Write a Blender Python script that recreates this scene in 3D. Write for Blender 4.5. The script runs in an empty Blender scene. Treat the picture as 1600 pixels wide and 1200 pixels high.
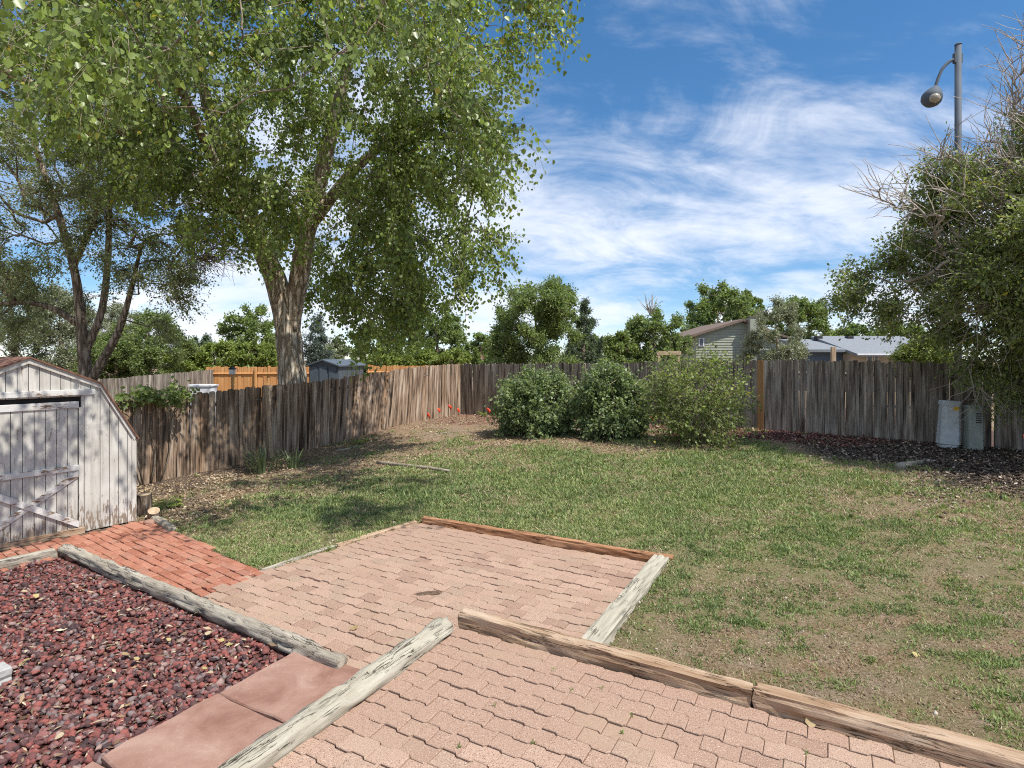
import bpy, bmesh, math, random
import numpy as np
from mathutils import Vector, Matrix, noise as mnoise

random.seed(7)
rng = np.random.default_rng(11)
SC = bpy.context.scene
COL = SC.collection
R = math.radians

# ------------------------------------------------------------------ camera
CZ = 1.95                       # camera height above the datum (lawn by the back fence)
FPX, HOR = 890.0, 560.0         # focal length and horizon row, in pixels of a 1600 px wide frame
cd = bpy.data.cameras.new('camera')
cd.sensor_width = 36.0
cd.lens = FPX / 1600 * 36.0
cd.shift_y = -(600 - HOR) / 1600
cd.clip_start = 0.05
cd.clip_end = 3000
cam = bpy.data.objects.new('camera', cd)
cam.location = (0, 0, CZ)
cam.rotation_euler = (R(90), 0, 0)
COL.objects.link(cam)
SC.camera = cam

# ------------------------------------------------------------------ sky + sun + exposure
SUN_AZ, SUN_EL = R(-36), R(57)          # azimuth measured from +X, counter-clockwise
tosun = Vector((math.cos(SUN_AZ) * math.cos(SUN_EL), math.sin(SUN_AZ) * math.cos(SUN_EL), math.sin(SUN_EL)))
W = bpy.data.worlds.new('World')
SC.world = W
W.use_nodes = True
nt = W.node_tree
nt.nodes.clear()
def N(t, **kw):
    n = nt.nodes.new(t)
    for k, v in kw.items():
        setattr(n, k, v)
    return n
def L(a, b):
    nt.links.new(a, b)
def math_node(op, a, b=None, clamp=False):
    m = N('ShaderNodeMath', operation=op, use_clamp=clamp)
    for i, v in enumerate((a, b)):
        if v is None: continue
        if isinstance(v, (int, float)): m.inputs[i].default_value = v
        else: L(v, m.inputs[i])
    return m.outputs[0]
out = N('ShaderNodeOutputWorld')
bg = N('ShaderNodeBackground')
bg.inputs[1].default_value = 0.15
sky = N('ShaderNodeTexSky', sky_type='NISHITA')
sky.sun_disc = False
sky.sun_elevation = SUN_EL
sky.sun_rotation = R(90) - SUN_AZ
sky.altitude = 1700
sky.air_density = 0.85
sky.dust_density = 0.05
sky.ozone_density = 2.2
tc = N('ShaderNodeTexCoord')
sep = N('ShaderNodeSeparateXYZ'); L(tc.outputs['Generated'], sep.inputs[0])
zc = math_node('ADD', math_node('MAXIMUM', sep.outputs[2], 0.0), 0.30)
px = math_node('DIVIDE', sep.outputs[0], zc)
py = math_node('DIVIDE', sep.outputs[1], zc)
cmb = N('ShaderNodeCombineXYZ'); L(px, cmb.inputs[0]); L(py, cmb.inputs[1])
def cloud_noise(rot, scale, loc, nscale, detail, rough, dist):
    mp = N('ShaderNodeMapping')
    mp.inputs['Rotation'].default_value = (0, 0, rot)
    mp.inputs['Scale'].default_value = scale
    mp.inputs['Location'].default_value = loc
    L(cmb.outputs[0], mp.inputs[0])
    n = N('ShaderNodeTexNoise')
    n.inputs['Scale'].default_value = nscale
    n.inputs['Detail'].default_value = detail
    n.inputs['Roughness'].default_value = rough
    n.inputs['Distortion'].default_value = dist
    L(mp.outputs[0], n.inputs['Vector'])
    return n.outputs[0]
n1 = cloud_noise(R(-42), (0.62, 1.15, 1), (0.3, 1.1, 0), 0.85, 12, 0.62, 0.35)
n2 = cloud_noise(R(-34), (0.85, 1.25, 1), (7.3, 2.2, 0), 2.6, 10, 0.64, 0.7)
s = math_node('ADD', math_node('MULTIPLY', n1, 0.66), math_node('MULTIPLY', n2, 0.34))
mr = N('ShaderNodeMapRange', interpolation_type='SMOOTHSTEP')
mr.inputs[1].default_value = 0.41; mr.inputs[2].default_value = 0.59
L(s, mr.inputs[0])
cl = math_node('MULTIPLY', mr.outputs[0], 0.85)
# small cumulus low over the horizon
mp3 = N('ShaderNodeMapping'); mp3.inputs['Scale'].default_value = (9, 9, 24); mp3.inputs['Location'].default_value = (1.3, 4.4, .2)
L(tc.outputs['Generated'], mp3.inputs[0])
n3 = N('ShaderNodeTexNoise'); n3.inputs['Scale'].default_value = 1.0; n3.inputs['Detail'].default_value = 5
L(mp3.outputs[0], n3.inputs['Vector'])
cu = N('ShaderNodeMapRange', interpolation_type='SMOOTHSTEP'); cu.inputs[1].default_value = .56; cu.inputs[2].default_value = .62
L(n3.outputs[0], cu.inputs[0])
band = N('ShaderNodeMapRange', interpolation_type='SMOOTHSTEP'); band.inputs[1].default_value = .14; band.inputs[2].default_value = .08
L(sep.outputs[2], band.inputs[0])
cu2 = math_node('MULTIPLY', cu.outputs[0], band.outputs[0])
cloud = math_node('MAXIMUM', cl, cu2)
hs = N('ShaderNodeHueSaturation'); hs.inputs['Saturation'].default_value = 1.45; hs.inputs['Value'].default_value = 0.60
gm = N('ShaderNodeGamma'); gm.inputs[1].default_value = 0.72
L(sky.outputs[0], gm.inputs[0]); L(gm.outputs[0], hs.inputs['Color'])
mix = N('ShaderNodeMix', data_type='RGBA')
L(cloud, mix.inputs[0]); L(hs.outputs[0], mix.inputs[6]); mix.inputs[7].default_value = (2.45, 2.55, 2.8, 1)
L(mix.outputs[2], bg.inputs[0]); L(bg.outputs[0], out.inputs[0])

sd = bpy.data.lights.new('sun', 'SUN')
sd.energy = 2.2
sd.angle = R(0.53)
sd.color = (1.0, 0.955, 0.88)
sun = bpy.data.objects.new('sun', sd)
sun.rotation_euler = (-tosun).to_track_quat('-Z', 'Y').to_euler()
sun.location = (8, -6, 20)
COL.objects.link(sun)
vs = SC.view_settings
vs.view_transform = 'Standard'; vs.look = 'None'; vs.gamma = 1; vs.use_curve_mapping = False
vs.exposure = 1.5
SC.cycles.max_bounces = 6
SC.cycles.diffuse_bounces = 3
SC.cycles.glossy_bounces = 2
SC.cycles.transmission_bounces = 4
SC.cycles.transparent_max_bounces = 4
SC.cycles.sample_clamp_indirect = 6
SC.cycles.use_denoising = False
SC.cycles.pixel_filter_type = 'BLACKMAN_HARRIS'
SC.cycles.filter_width = 1.1
SC.cycles.use_adaptive_sampling = False

# ------------------------------------------------------------------ helpers
def tag(o, label=None, cat=None, group=None, kind=None):
    if label: o['label'] = label
    if cat: o['category'] = cat
    if group: o['group'] = group
    if kind: o['kind'] = kind
    return o
def empty(name, loc=(0, 0, 0), rz=0):
    o = bpy.data.objects.new(name, None)
    o.empty_display_size = .1
    o.location = loc; o.rotation_euler = (0, 0, rz)
    COL.objects.link(o)
    return o
def make_mesh(name, V, F, mat=None, smooth=False, attrs=None):
    """V (n,3); F an (m,k) array or a list of tuples"""
    me = bpy.data.meshes.new(name)
    V = np.asarray(V, dtype=np.float32)
    if isinstance(F, np.ndarray):
        m, k = F.shape
        me.vertices.add(len(V)); me.vertices.foreach_set('co', V.ravel())
        me.loops.add(m * k); me.loops.foreach_set('vertex_index', F.astype(np.int32).ravel())
        me.polygons.add(m)
        me.polygons.foreach_set('loop_start', np.arange(0, m * k, k, dtype=np.int32))
        me.polygons.foreach_set('loop_total', np.full(m, k, dtype=np.int32))
        me.update(calc_edges=True)
        me.validate()
    else:
        me.from_pydata([tuple(v) for v in V], [], F)
        me.update()
    if smooth:
        me.polygons.foreach_set('use_smooth', np.ones(len(me.polygons), dtype=bool))
    if attrs:
        for k2, (typ, arr) in attrs.items():
            a = me.attributes.new(k2, typ, 'POINT')
            a.data.foreach_set('value' if typ == 'FLOAT' else 'color', np.asarray(arr, dtype=np.float32).ravel())
    if mat: me.materials.append(mat)
    return me
def add(name, me, parent=None, loc=None, rot=None):
    o = bpy.data.objects.new(name, me)
    COL.objects.link(o)
    if parent: o.parent = parent
    if loc is not None: o.location = loc
    if rot is not None: o.rotation_euler = rot
    return o
def fix_normals(me):
    bm = bmesh.new(); bm.from_mesh(me)
    bmesh.ops.recalc_face_normals(bm, faces=bm.faces)
    bm.to_mesh(me); bm.free()
    return me
def box_mesh(name, x0, x1, y0, y1, z0, z1, mat, bevel=0.0):
    bm = bmesh.new()
    bmesh.ops.create_cube(bm, size=1)
    for v in bm.verts:
        v.co = Vector((x0 if v.co.x < 0 else x1, y0 if v.co.y < 0 else y1, z0 if v.co.z < 0 else z1))
    if bevel:
        bmesh.ops.bevel(bm, geom=bm.edges[:], offset=bevel, segments=1, affect='EDGES')
    me = bpy.data.meshes.new(name); bm.to_mesh(me); bm.free()
    if mat: me.materials.append(mat)
    return me
def prism_mesh(name, pts, axis, t0, t1, mat):
    """polygon pts (2-D) extruded along axis 'y' (pts are x,z) or 'z' (pts are x,y)"""
    n = len(pts); V = []
    for t in (t0, t1):
        for p in pts:
            V.append((p[0], t, p[1]) if axis == 'y' else (p[0], p[1], t))
    F = [tuple(range(n)), tuple(range(2 * n - 1, n - 1, -1))] + [(i, (i + 1) % n, n + (i + 1) % n, n + i) for i in range(n)]
    return fix_normals(make_mesh(name, V, F, mat))
def nz(x, y=0., z=0.):
    return mnoise.noise(Vector((x, y, z)))
def unit(a):
    return a / np.maximum(np.linalg.norm(a, axis=-1, keepdims=True), 1e-9)
def frames(d):
    ref = np.where(np.abs(d[:, 2:3]) > .9, np.array([[1., 0, 0]]), np.array([[0, 0, 1.]]))
    u = unit(np.cross(d, ref)); v = np.cross(d, u)
    return u, v
def frusta(P0, P1, r0, r1, k=5):
    """separate tapered tubes, vectorised"""
    d = unit(P1 - P0); u, v = frames(d)
    an = np.arange(k) * 2 * np.pi / k
    ring = np.cos(an)[None, :, None] * u[:, None, :] + np.sin(an)[None, :, None] * v[:, None, :]
    A = P0[:, None, :] + ring * np.asarray(r0)[:, None, None]
    B = P1[:, None, :] + ring * np.asarray(r1)[:, None, None]
    n = len(P0)
    V = np.concatenate([A, B], axis=1).reshape(-1, 3)
    i = np.arange(k); j = (i + 1) % k
    f = np.stack([i, j, j + k, i + k], axis=1)
    F = (f[None] + (np.arange(n) * 2 * k)[:, None, None]).reshape(-1, 4)
    return V, F
def tube_path(pts, rad, k=8, bump=0.0, bf=3.0, seed=0., cap=True):
    """one smooth tube through pts with radius list, noise-roughened"""
    pts = np.asarray(pts, float); n = len(pts)
    T = np.gradient(pts, axis=0); T = unit(T)
    u = np.cross(T[0], [0, 0, 1.] if abs(T[0][2]) < .9 else [1., 0, 0]); u /= np.linalg.norm(u)
    V = []
    for i in range(n):
        u = u - T[i] * np.dot(u, T[i]); u /= np.linalg.norm(u)
        v = np.cross(T[i], u)
        for a in range(k):
            an = 2 * np.pi * a / k
            dirv = math.cos(an) * u + math.sin(an) * v
            r = rad[i]
            if bump:
                q = pts[i] + dirv * r
                r *= 1 + bump * nz(q[0] * bf + seed, q[1] * bf, q[2] * bf * .35) + .6 * bump * nz(math.cos(an) * 3.2 + seed, math.sin(an) * 3.2, i * .11)
            V.append(pts[i] + dirv * r)
    F = [(i * k + a, i * k + (a + 1) % k, (i + 1) * k + (a + 1) % k, (i + 1) * k + a) for i in range(n - 1) for a in range(k)]
    if cap:
        F.append(tuple(range(k - 1, -1, -1))); F.append(tuple((n - 1) * k + a for a in range(k)))
    return V, F
def spline(pts, n):
    """Catmull-Rom resample; pts rows may hold extra columns such as radius"""
    P = np.asarray(pts, float)
    P = np.vstack([2 * P[0] - P[1], P, 2 * P[-1] - P[-2]])
    out = []
    segs = len(P) - 3
    for t in np.linspace(0, segs - 1e-6, n):
        i = int(t); f = t - i
        p0, p1, p2, p3 = P[i:i + 4]
        out.append(.5 * ((2 * p1) + (-p0 + p2) * f + (2 * p0 - 5 * p1 + 4 * p2 - p3) * f * f + (-p0 + 3 * p1 - 3 * p2 + p3) * f ** 3))
    return np.array(out)

# ------------------------------------------------------------------ materials
def material(name, build, rough=.8, spec=.3):
    m = bpy.data.materials.new(name); m.use_nodes = True
    t = m.node_tree; b = t.nodes['Principled BSDF']
    b.inputs['Roughness'].default_value = rough
    b.inputs['Specular IOR Level'].default_value = spec
    build(t, b)
    return m
class NB:
    def __init__(s, t): s.t = t
    def n(s, typ, **kw):
        x = s.t.nodes.new(typ)
        for k, v in kw.items(): setattr(x, k, v)
        return x
    def link(s, a, b): s.t.links.new(a, b)
    def coord(s, scale=(1, 1, 1), rnd=True, kind='Object'):
        tcn = s.n('ShaderNodeTexCoord'); mp = s.n('ShaderNodeMapping')
        mp.inputs['Scale'].default_value = scale
        s.link(tcn.outputs[kind], mp.inputs[0])
        if rnd:
            oi = s.n('ShaderNodeObjectInfo')
            m = s.n('ShaderNodeMath', operation='MULTIPLY'); m.inputs[1].default_value = 57.0
            s.link(oi.outputs['Random'], m.inputs[0])
            cb = s.n('ShaderNodeCombineXYZ')
            for i in range(3): s.link(m.outputs[0], cb.inputs[i])
            s.link(cb.outputs[0], mp.inputs['Location'])
        return mp.outputs[0]
    def noise(s, vec, scale=1., detail=4., rough=.55, dist=0.):
        x = s.n('ShaderNodeTexNoise')
        x.inputs['Scale'].default_value = scale; x.inputs['Detail'].default_value = detail
        x.inputs['Roughness'].default_value = rough; x.inputs['Distortion'].default_value = dist
        if vec is not None: s.link(vec, x.inputs['Vector'])
        return x.outputs[0]
    def ramp(s, fac, stops):
        x = s.n('ShaderNodeValToRGB'); r = x.color_ramp
        while len(r.elements) < len(stops): r.elements.new(.5)
        for e, (p, c) in zip(r.elements, stops):
            e.position = p; e.color = (*c, 1)
        s.link(fac, x.inputs[0]); return x.outputs[0]
    def mix(s, fac, a, b, mode='MIX'):
        x = s.n('ShaderNodeMix', data_type='RGBA', blend_type=mode)
        for sock, v in ((x.inputs[0], fac), (x.inputs[6], a), (x.inputs[7], b)):
            if isinstance(v, (int, float)): sock.default_value = v
            elif isinstance(v, tuple): sock.default_value = (*v, 1)
            else: s.link(v, sock)
        return x.outputs[2]
    def range(s, v, a, b, c=0., d=1., smooth=True):
        x = s.n('ShaderNodeMapRange', interpolation_type='SMOOTHSTEP' if smooth else 'LINEAR')
        for i, q in enumerate((a, b, c, d)): x.inputs[i + 1].default_value = q
        s.link(v, x.inputs[0]); return x.outputs[0]
    def rnd(s):
        return s.n('ShaderNodeObjectInfo').outputs['Random']
    def attr(s, name):
        x = s.n('ShaderNodeAttribute'); x.attribute_name = name; return x
    def bump(s, h, b, strength=.4, dist=.01):
        x = s.n('ShaderNodeBump'); x.inputs['Strength'].default_value = strength; x.inputs['Distance'].default_value = dist
        s.link(h, x.inputs['Height']); s.link(x.outputs[0], b.inputs['Normal'])

def plain(name, c, rough=.7, var=.25, scale=8., spec=.3, metal=0.):
    def f(t, b):
        q = NB(t); n = q.noise(q.coord(), scale, 6)
        lo = tuple(x * (1 - var) for x in c); hi = tuple(min(1, x * (1 + var)) for x in c)
        q.link(q.ramp(n, [(.3, lo), (.7, hi)]), b.inputs['Base Color'])
        b.inputs['Metallic'].default_value = metal
        q.bump(n, b, .15, .01)
    return material(name, f, rough, spec)
def wood(name, stops, sx=55., sz=1.6, tint=None, rough=.85, bumpd=.006, axis='z', big=2.0):
    """grain streaks along one local axis; each board its own shade"""
    def f(t, b):
        q = NB(t)
        sc = {'z': (sx, sx, sz), 'x': (sz, sx, sx)}[axis]
        g = q.noise(q.coord(sc), 1., 6, .6, .3)
        sc2 = {'z': (9, 9, .9), 'x': (.9, 9, 9)}[axis]
        g2 = q.noise(q.coord(sc2), big * .5, 4, .6)
        m = q.n('ShaderNodeMath', operation='ADD'); q.link(g, m.inputs[0]); q.link(g2, m.inputs[1])
        h = q.n('ShaderNodeMath', operation='MULTIPLY'); q.link(m.outputs[0], h.inputs[0]); h.inputs[1].default_value = .5
        c = q.ramp(h.outputs[0], stops)
        if tint:
            c = q.mix(q.range(q.rnd(), 0, 1, 0, 1, False), c, q.mix(.75, c, q.ramp(q.rnd(), tint), 'MULTIPLY'))
        q.link(c, b.inputs['Base Color'])
        q.bump(h.outputs[0], b, .6, bumpd)
    return material(name, f, rough, .2)

M = {}
M['fence'] = wood('weathered_fence_wood', [(.37, (.018, .013, .010)), (.44, (.11, .076, .053)), (.50, (.265, .185, .128)), (.57, (.42, .325, .245)), (.65, (.56, .49, .41))], 50, 1.1,
                  tint=[(0, (1.0, .95, .9)), (.35, (.62, .56, .52)), (.6, (1.0, .80, .62)), (.8, (.75, .75, .76)), (1, (1, 1, 1))])
M['fence_grey'] = wood('grey_fence_wood', [(.36, (.028, .022, .018)), (.43, (.12, .10, .083)), (.51, (.26, .225, .19)), (.58, (.40, .36, .31)), (.66, (.54, .50, .45))], 50, 1.2,
                       tint=[(0, (1.0, .97, .93)), (.4, (.6, .58, .56)), (.7, (1, .9, .8)), (1, (.85, .87, .9))])
M['post'] = wood('pale_post_wood', [(.3, (.22, .15, .095)), (.5, (.42, .31, .205)), (.7, (.55, .44, .32))], 50, 1.2)
M['patch'] = wood('orange_board_wood', [(.3, (.20, .105, .045)), (.5, (.36, .20, .085)), (.7, (.46, .28, .14))], 50, 1.2)
M['cedar'] = wood('fresh_cedar', [(.3, (.36, .17, .06)), (.5, (.55, .28, .11)), (.7, (.66, .38, .17))], 40, 1.2, tint=[(0, (1, 1, 1)), (1, (.8, .75, .7))])
def timber_mat(name, stops):
    def f(t, b):
        q = NB(t)
        g = q.noise(q.coord((3.0, 120, 120)), 1., 8, .7, .3)
        g2 = q.noise(q.coord((1.3, 11, 11)), 1., 5, .6)
        m = q.n('ShaderNodeMath', operation='ADD'); q.link(g, m.inputs[0]); q.link(g2, m.inputs[1])
        h = q.n('ShaderNodeMath', operation='MULTIPLY'); q.link(m.outputs[0], h.inputs[0]); h.inputs[1].default_value = .5
        c = q.ramp(h.outputs[0], stops)
        k1 = q.noise(q.coord((1.6, 26, 26)), 1., 5, .6, .5)
        ab = q.n('ShaderNodeMath', operation='ABSOLUTE'); sb = q.n('ShaderNodeMath', operation='SUBTRACT'); q.link(k1, sb.inputs[0]); sb.inputs[1].default_value = .5; q.link(sb.outputs[0], ab.inputs[0])
        gate = q.range(q.noise(q.coord((2.5, 6, 6)), 1., 3), .46, .60)
        line = q.range(ab.outputs[0], .004, .022, 1, 0)
        mm = q.n('ShaderNodeMath', operation='MULTIPLY'); q.link(line, mm.inputs[0]); q.link(gate, mm.inputs[1])
        c = q.mix(mm.outputs[0], c, tuple(v * .6 for v in stops[0][1]))
        c = q.mix(q.range(q.noise(q.coord((14, 40, 40)), 1., 5, .7), .64, .76, 0, .45), c, stops[0][1])
        q.link(c, b.inputs['Base Color'])
        hh = q.n('ShaderNodeMath', operation='SUBTRACT'); q.link(h.outputs[0], hh.inputs[0]); q.link(mm.outputs[0], hh.inputs[1])
        q.bump(hh.outputs[0], b, .8, .014)
    return material(name, f, .9, .15)
M['grey_log'] = timber_mat('weathered_grey_log', [(.30, (.10, .08, .06)), (.42, (.25, .215, .17)), (.52, (.37, .33, .27)), (.68, (.50, .46, .39))])
M['bleached_log'] = timber_mat('bleached_log', [(.30, (.13, .11, .083)), (.38, (.30, .27, .21)), (.50, (.385, .355, .285)), (.7, (.46, .43, .36))])
M['red_timber'] = timber_mat('red_brown_timber', [(.3, (.15, .065, .03)), (.46, (.33, .165, .085)), (.6, (.44, .25, .145)), (.75, (.54, .38, .27))])
M['brown_timber'] = timber_mat('brown_timber', [(.3, (.15, .09, .05)), (.43, (.30, .19, .115)), (.53, (.42, .30, .205)), (.68, (.54, .44, .345))])
M['dead_wood'] = timber_mat('dead_wood', [(.3, (.17, .13, .10)), (.5, (.36, .30, .24)), (.7, (.5, .44, .37))])

def paver_f(t, b):
    q = NB(t); vec = q.coord((1, 1, 1))
    base = q.ramp(q.rnd(), [(0, (.31, .20, .148)), (.3, (.385, .258, .192)), (.7, (.425, .29, .218)), (1, (.35, .25, .185))])
    spk = q.noise(vec, 190, 2, .5)
    c = q.mix(q.range(spk, .555, .63), base, (.15, .09, .066))
    c = q.mix(q.range(q.noise(vec, 150, 2, .5), .60, .70), c, (.58, .46, .375))
    wv = q.coord((1, 1, 1), False, 'Object')
    geo = q.n('ShaderNodeNewGeometry')
    dirt = q.noise(geo.outputs['Position'], 1.6, 5, .65)
    c = q.mix(q.range(dirt, .50, .72, 0, .55), c, (.36, .255, .175))
    q.link(c, b.inputs['Base Color'])
    q.bump(q.noise(vec, 120, 3, .6), b, .35, .004)
M['paver'] = material('pink_concrete_paver', paver_f, .9, .2)
def brick_f(t, b):
    q = NB(t); vec = q.coord((1, 1, 1))
    base = q.ramp(q.rnd(), [(0, (.28, .105, .065)), (.4, (.36, .15, .098)), (.75, (.40, .185, .125)), (1, (.32, .15, .105))])
    c = q.mix(q.range(q.noise(vec, 26, 5, .6), .5, .75, 0, .6), base, (.50, .31, .225))
    geo = q.n('ShaderNodeNewGeometry')
    c = q.mix(q.range(q.noise(geo.outputs['Position'], 2.3, 5, .65), .52, .75, 0, .6), c, (.33, .20, .13))
    q.link(c, b.inputs['Base Color']); q.bump(q.noise(vec, 60, 4, .6), b, .4, .005)
M['brick'] = material('red_brick', brick_f, .9, .2)
def slab_f(t, b):
    q = NB(t); vec = q.coord((1, 1, 1))
    n = q.noise(vec, 2.6, 7, .62, .6)
    c = q.ramp(n, [(.3, (.19, .09, .065)), (.45, (.275, .155, .118)), (.58, (.335, .205, .16)), (.72, (.39, .26, .21))])
    c = q.mix(q.range(q.noise(vec, 40, 4, .6), .6, .8, 0, .35), c, (.62, .45, .39))
    c = q.mix(q.range(q.noise(vec, 110, 4, .7), .52, .68, 0, .5), c, (.20, .115, .09))
    q.link(c, b.inputs['Base Color']); q.bump(q.noise(vec, 14, 9, .72), b, .5, .012)
M['slab'] = material('red_sandstone', slab_f, .85, .25)
def sand_f(t, b):
    q = NB(t); geo = q.n('ShaderNodeNewGeometry')
    n = q.noise(geo.outputs['Position'], 30, 6, .7)
    q.link(q.ramp(n, [(.3, (.06, .04, .028)), (.55, (.15, .10, .07)), (.75, (.28, .21, .15))]), b.inputs['Base Color'])
    q.bump(n, b, .6, .01)
M['sand'] = material('joint_sand', sand_f, .95, .1)

def ground_f(t, b):
    q = NB(t); geo = q.n('ShaderNodeNewGeometry'); pos = geo.outputs['Position']
    z = q.attr('zone'); sp = q.n('ShaderNodeSeparateColor'); q.link(z.outputs['Color'], sp.inputs[0])
    fine = q.noise(pos, 42, 10, .78); mid = q.noise(pos, 3.0, 6, .65)
    dirt = q.ramp(fine, [(.32, (.065, .042, .026)), (.45, (.19, .135, .088)), (.56, (.31, .235, .165)), (.70, (.48, .40, .305))])
    dirt = q.mix(q.range(mid, .4, .65, 0, .6), dirt, q.mix(1.0, dirt, (.90, .76, .60), 'MULTIPLY'))
    turf = q.ramp(q.noise(pos, 45, 7, .75), [(.3, (.07, .075, .032)), (.5, (.18, .17, .075)), (.68, (.31, .255, .15)), (.82, (.44, .37, .25))])
    m = q.n('ShaderNodeMath', operation='ADD'); q.link(sp.outputs[0], m.inputs[0])
    w = q.n('ShaderNodeMath', operation='MULTIPLY_ADD'); q.link(q.noise(pos, 2.4, 6, .7), w.inputs[0]); w.inputs[1].default_value = 1.6; w.inputs[2].default_value = -.8
    q.link(w.outputs[0], m.inputs[1])
    c = q.mix(q.range(m.outputs[0], .3, .85, 0, .85), dirt, turf)
    mul = q.ramp(q.noise(pos, 38, 7, .75), [(.3, (.03, .022, .018)), (.5, (.09, .068, .054)), (.66, (.18, .14, .11)), (.82, (.36, .30, .24))])
    c = q.mix(q.range(sp.outputs[1], .25, .75), c, mul)
    red = q.ramp(q.noise(pos, 30, 7, .75), [(.3, (.07, .03, .028)), (.5, (.17, .07, .06)), (.66, (.27, .14, .12)), (.82, (.42, .34, .28))])
    c = q.mix(q.range(sp.outputs[2], .25, .75), c, red)
    q.link(c, b.inputs['Base Color'])
    q.bump(fine, b, .8, .03)
M['ground'] = material('yard_ground', ground_f, .95, .1)

def leaf_mat(name, stops, trans=.35, rough=.45, spec=.4):
    m = bpy.data.materials.new(name); m.use_nodes = True
    t = m.node_tree; b = t.nodes['Principled BSDF']; o = t.nodes['Material Output']; q = NB(t)
    c = q.ramp(q.attr('rnd').outputs['Fac'], stops)
    q.link(c, b.inputs['Base Color'])
    b.inputs['Roughness'].default_value = rough; b.inputs['Specular IOR Level'].default_value = spec
    tr = q.n('ShaderNodeBsdfTranslucent')
    q.link(q.mix(1.0, c, (1.0, 1.05, .55), 'MULTIPLY'), tr.inputs[0])
    ms = q.n('ShaderNodeMixShader'); ms.inputs[0].default_value = trans
    q.link(b.outputs[0], ms.inputs[1]); q.link(tr.outputs[0], ms.inputs[2]); q.link(ms.outputs[0], o.inputs[0])
    return m
def greens(base, spread=.45, yellow=0.03):
    r, g, bl = base
    st = [(0, (r * (1 - spread), g * (1 - spread), bl * (1 - spread * .8))), (.45, base), (1 - yellow - .08, (r * (1 + spread), g * (1 + spread * .9), bl * (1 + spread * .5)))]
    if yellow: st.append((1 - yellow * .3, (.42, .36, .06)))
    return st
M['cottonwood_leaf'] = leaf_mat('cottonwood_leaf', greens((.245, .325, .095), .5, .008), .52, .36, .5)
M['elm_leaf'] = leaf_mat('elm_leaf', greens((.30, .345, .18), .45, 0), .5)
M['ash_leaf'] = leaf_mat('ash_leaf', greens((.25, .31, .11), .55, .004), .5, .5)
M['lilac_leaf'] = leaf_mat('shrub_leaf', greens((.235, .305, .14), .5, 0), .45, .42, .5)
M['olive_leaf'] = leaf_mat('silvery_leaf', greens((.28, .31, .21), .35, 0), .35)
M['far_leaf'] = leaf_mat('tree_leaf', greens((.21, .28, .10), .5, 0), .48)
M['far_leaf_light'] = leaf_mat('light_tree_leaf', greens((.21, .275, .09), .4, 0), .42)
M['yellow_leaf'] = leaf_mat('yellow_green_leaf', greens((.21, .27, .06), .35, 0), .35)
M['pine_leaf'] = leaf_mat('pine_needles', greens((.10, .14, .075), .45, 0), .2, .6)
M['spruce_leaf'] = leaf_mat('blue_spruce_needles', greens((.11, .15, .12), .35, 0), .15, .6)
M['grass'] = leaf_mat('grass_blade', [(0, (.11, .15, .065)), (.35, (.21, .275, .105)), (.65, (.30, .36, .135)), (.85, (.40, .40, .19)), (1, (.48, .42, .27))], .3, .6, .25)
M['straw'] = leaf_mat('dry_straw', [(0, (.16, .11, .07)), (.5, (.36, .28, .18)), (1, (.58, .49, .36))], .15, .8, .1)
M['mulch'] = leaf_mat('bark_mulch', [(0, (.03, .022, .018)), (.5, (.10, .074, .058)), (.8, (.20, .15, .115)), (.93, (.40, .33, .25)), (1, (.56, .5, .42))], .0, .85, .15)
M['red_mulch'] = leaf_mat('red_mulch', [(0, (.06, .022, .022)), (.5, (.20, .065, .06)), (.8, (.30, .14, .12)), (1, (.50, .42, .35))], .0, .85, .15)
M['litter'] = leaf_mat('leaf_litter', [(0, (.13, .08, .05)), (.5, (.34, .24, .15)), (.85, (.50, .40, .27)), (1, (.62, .52, .38))], .1, .85, .15)
M['lava'] = leaf_mat('lava_rock', [(0, (.06, .042, .044)), (.25, (.13, .07, .07)), (.5, (.23, .085, .075)), (.72, (.31, .105, .088)), (.86, (.19, .155, .155)), (1, (.36, .24, .21))], .0, .95, .15)
_t = M['lava'].node_tree; _q = NB(_t); _g = _q.n('ShaderNodeNewGeometry')
_q.bump(_q.noise(_g.outputs['Position'], 260, 3, .6), _t.nodes['Principled BSDF'], .9, .006)
M['dry_leaf'] = leaf_mat('fallen_leaf', [(0, (.36, .25, .13)), (.5, (.46, .37, .16)), (1, (.52, .43, .30))], .2, .6)
def bark(name, stops, sx=9., sz=1.2, d=.05):
    def f(t, b):
        q = NB(t)
        v = q.n('ShaderNodeTexVoronoi', feature='DISTANCE_TO_EDGE'); v.inputs['Scale'].default_value = 1.0
        vec = q.coord((sx, sx, sz)); nn = q.n('ShaderNodeTexNoise'); nn.inputs['Scale'].default_value = .9; nn.inputs['Detail'].default_value = 4
        q.link(vec, nn.inputs['Vector'])
        ad = q.n('ShaderNodeVectorMath', operation='MULTIPLY_ADD'); q.link(nn.outputs['Color'], ad.inputs[0]); ad.inputs[1].default_value = (1.4, 1.4, 1.4); q.link(vec, ad.inputs[2])
        q.link(ad.outputs[0], v.inputs['Vector'])
        h = q.range(v.outputs['Distance'], 0, .34)
        n2 = q.noise(q.coord((26, 26, 7)), 1., 6, .65)
        m = q.n('ShaderNodeMath', operation='MULTIPLY_ADD'); q.link(n2, m.inputs[0]); m.inputs[1].default_value = .45; 
        mm = q.n('ShaderNodeMath', operation='MULTIPLY'); q.link(h, mm.inputs[0]); mm.inputs[1].default_value = .6
        q.link(mm.outputs[0], m.inputs[2])
        q.link(q.ramp(m.outputs[0], stops), b.inputs['Base Color'])
        q.bump(m.outputs[0], b, 1., d)
    return material(name, f, .95, .1)
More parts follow.
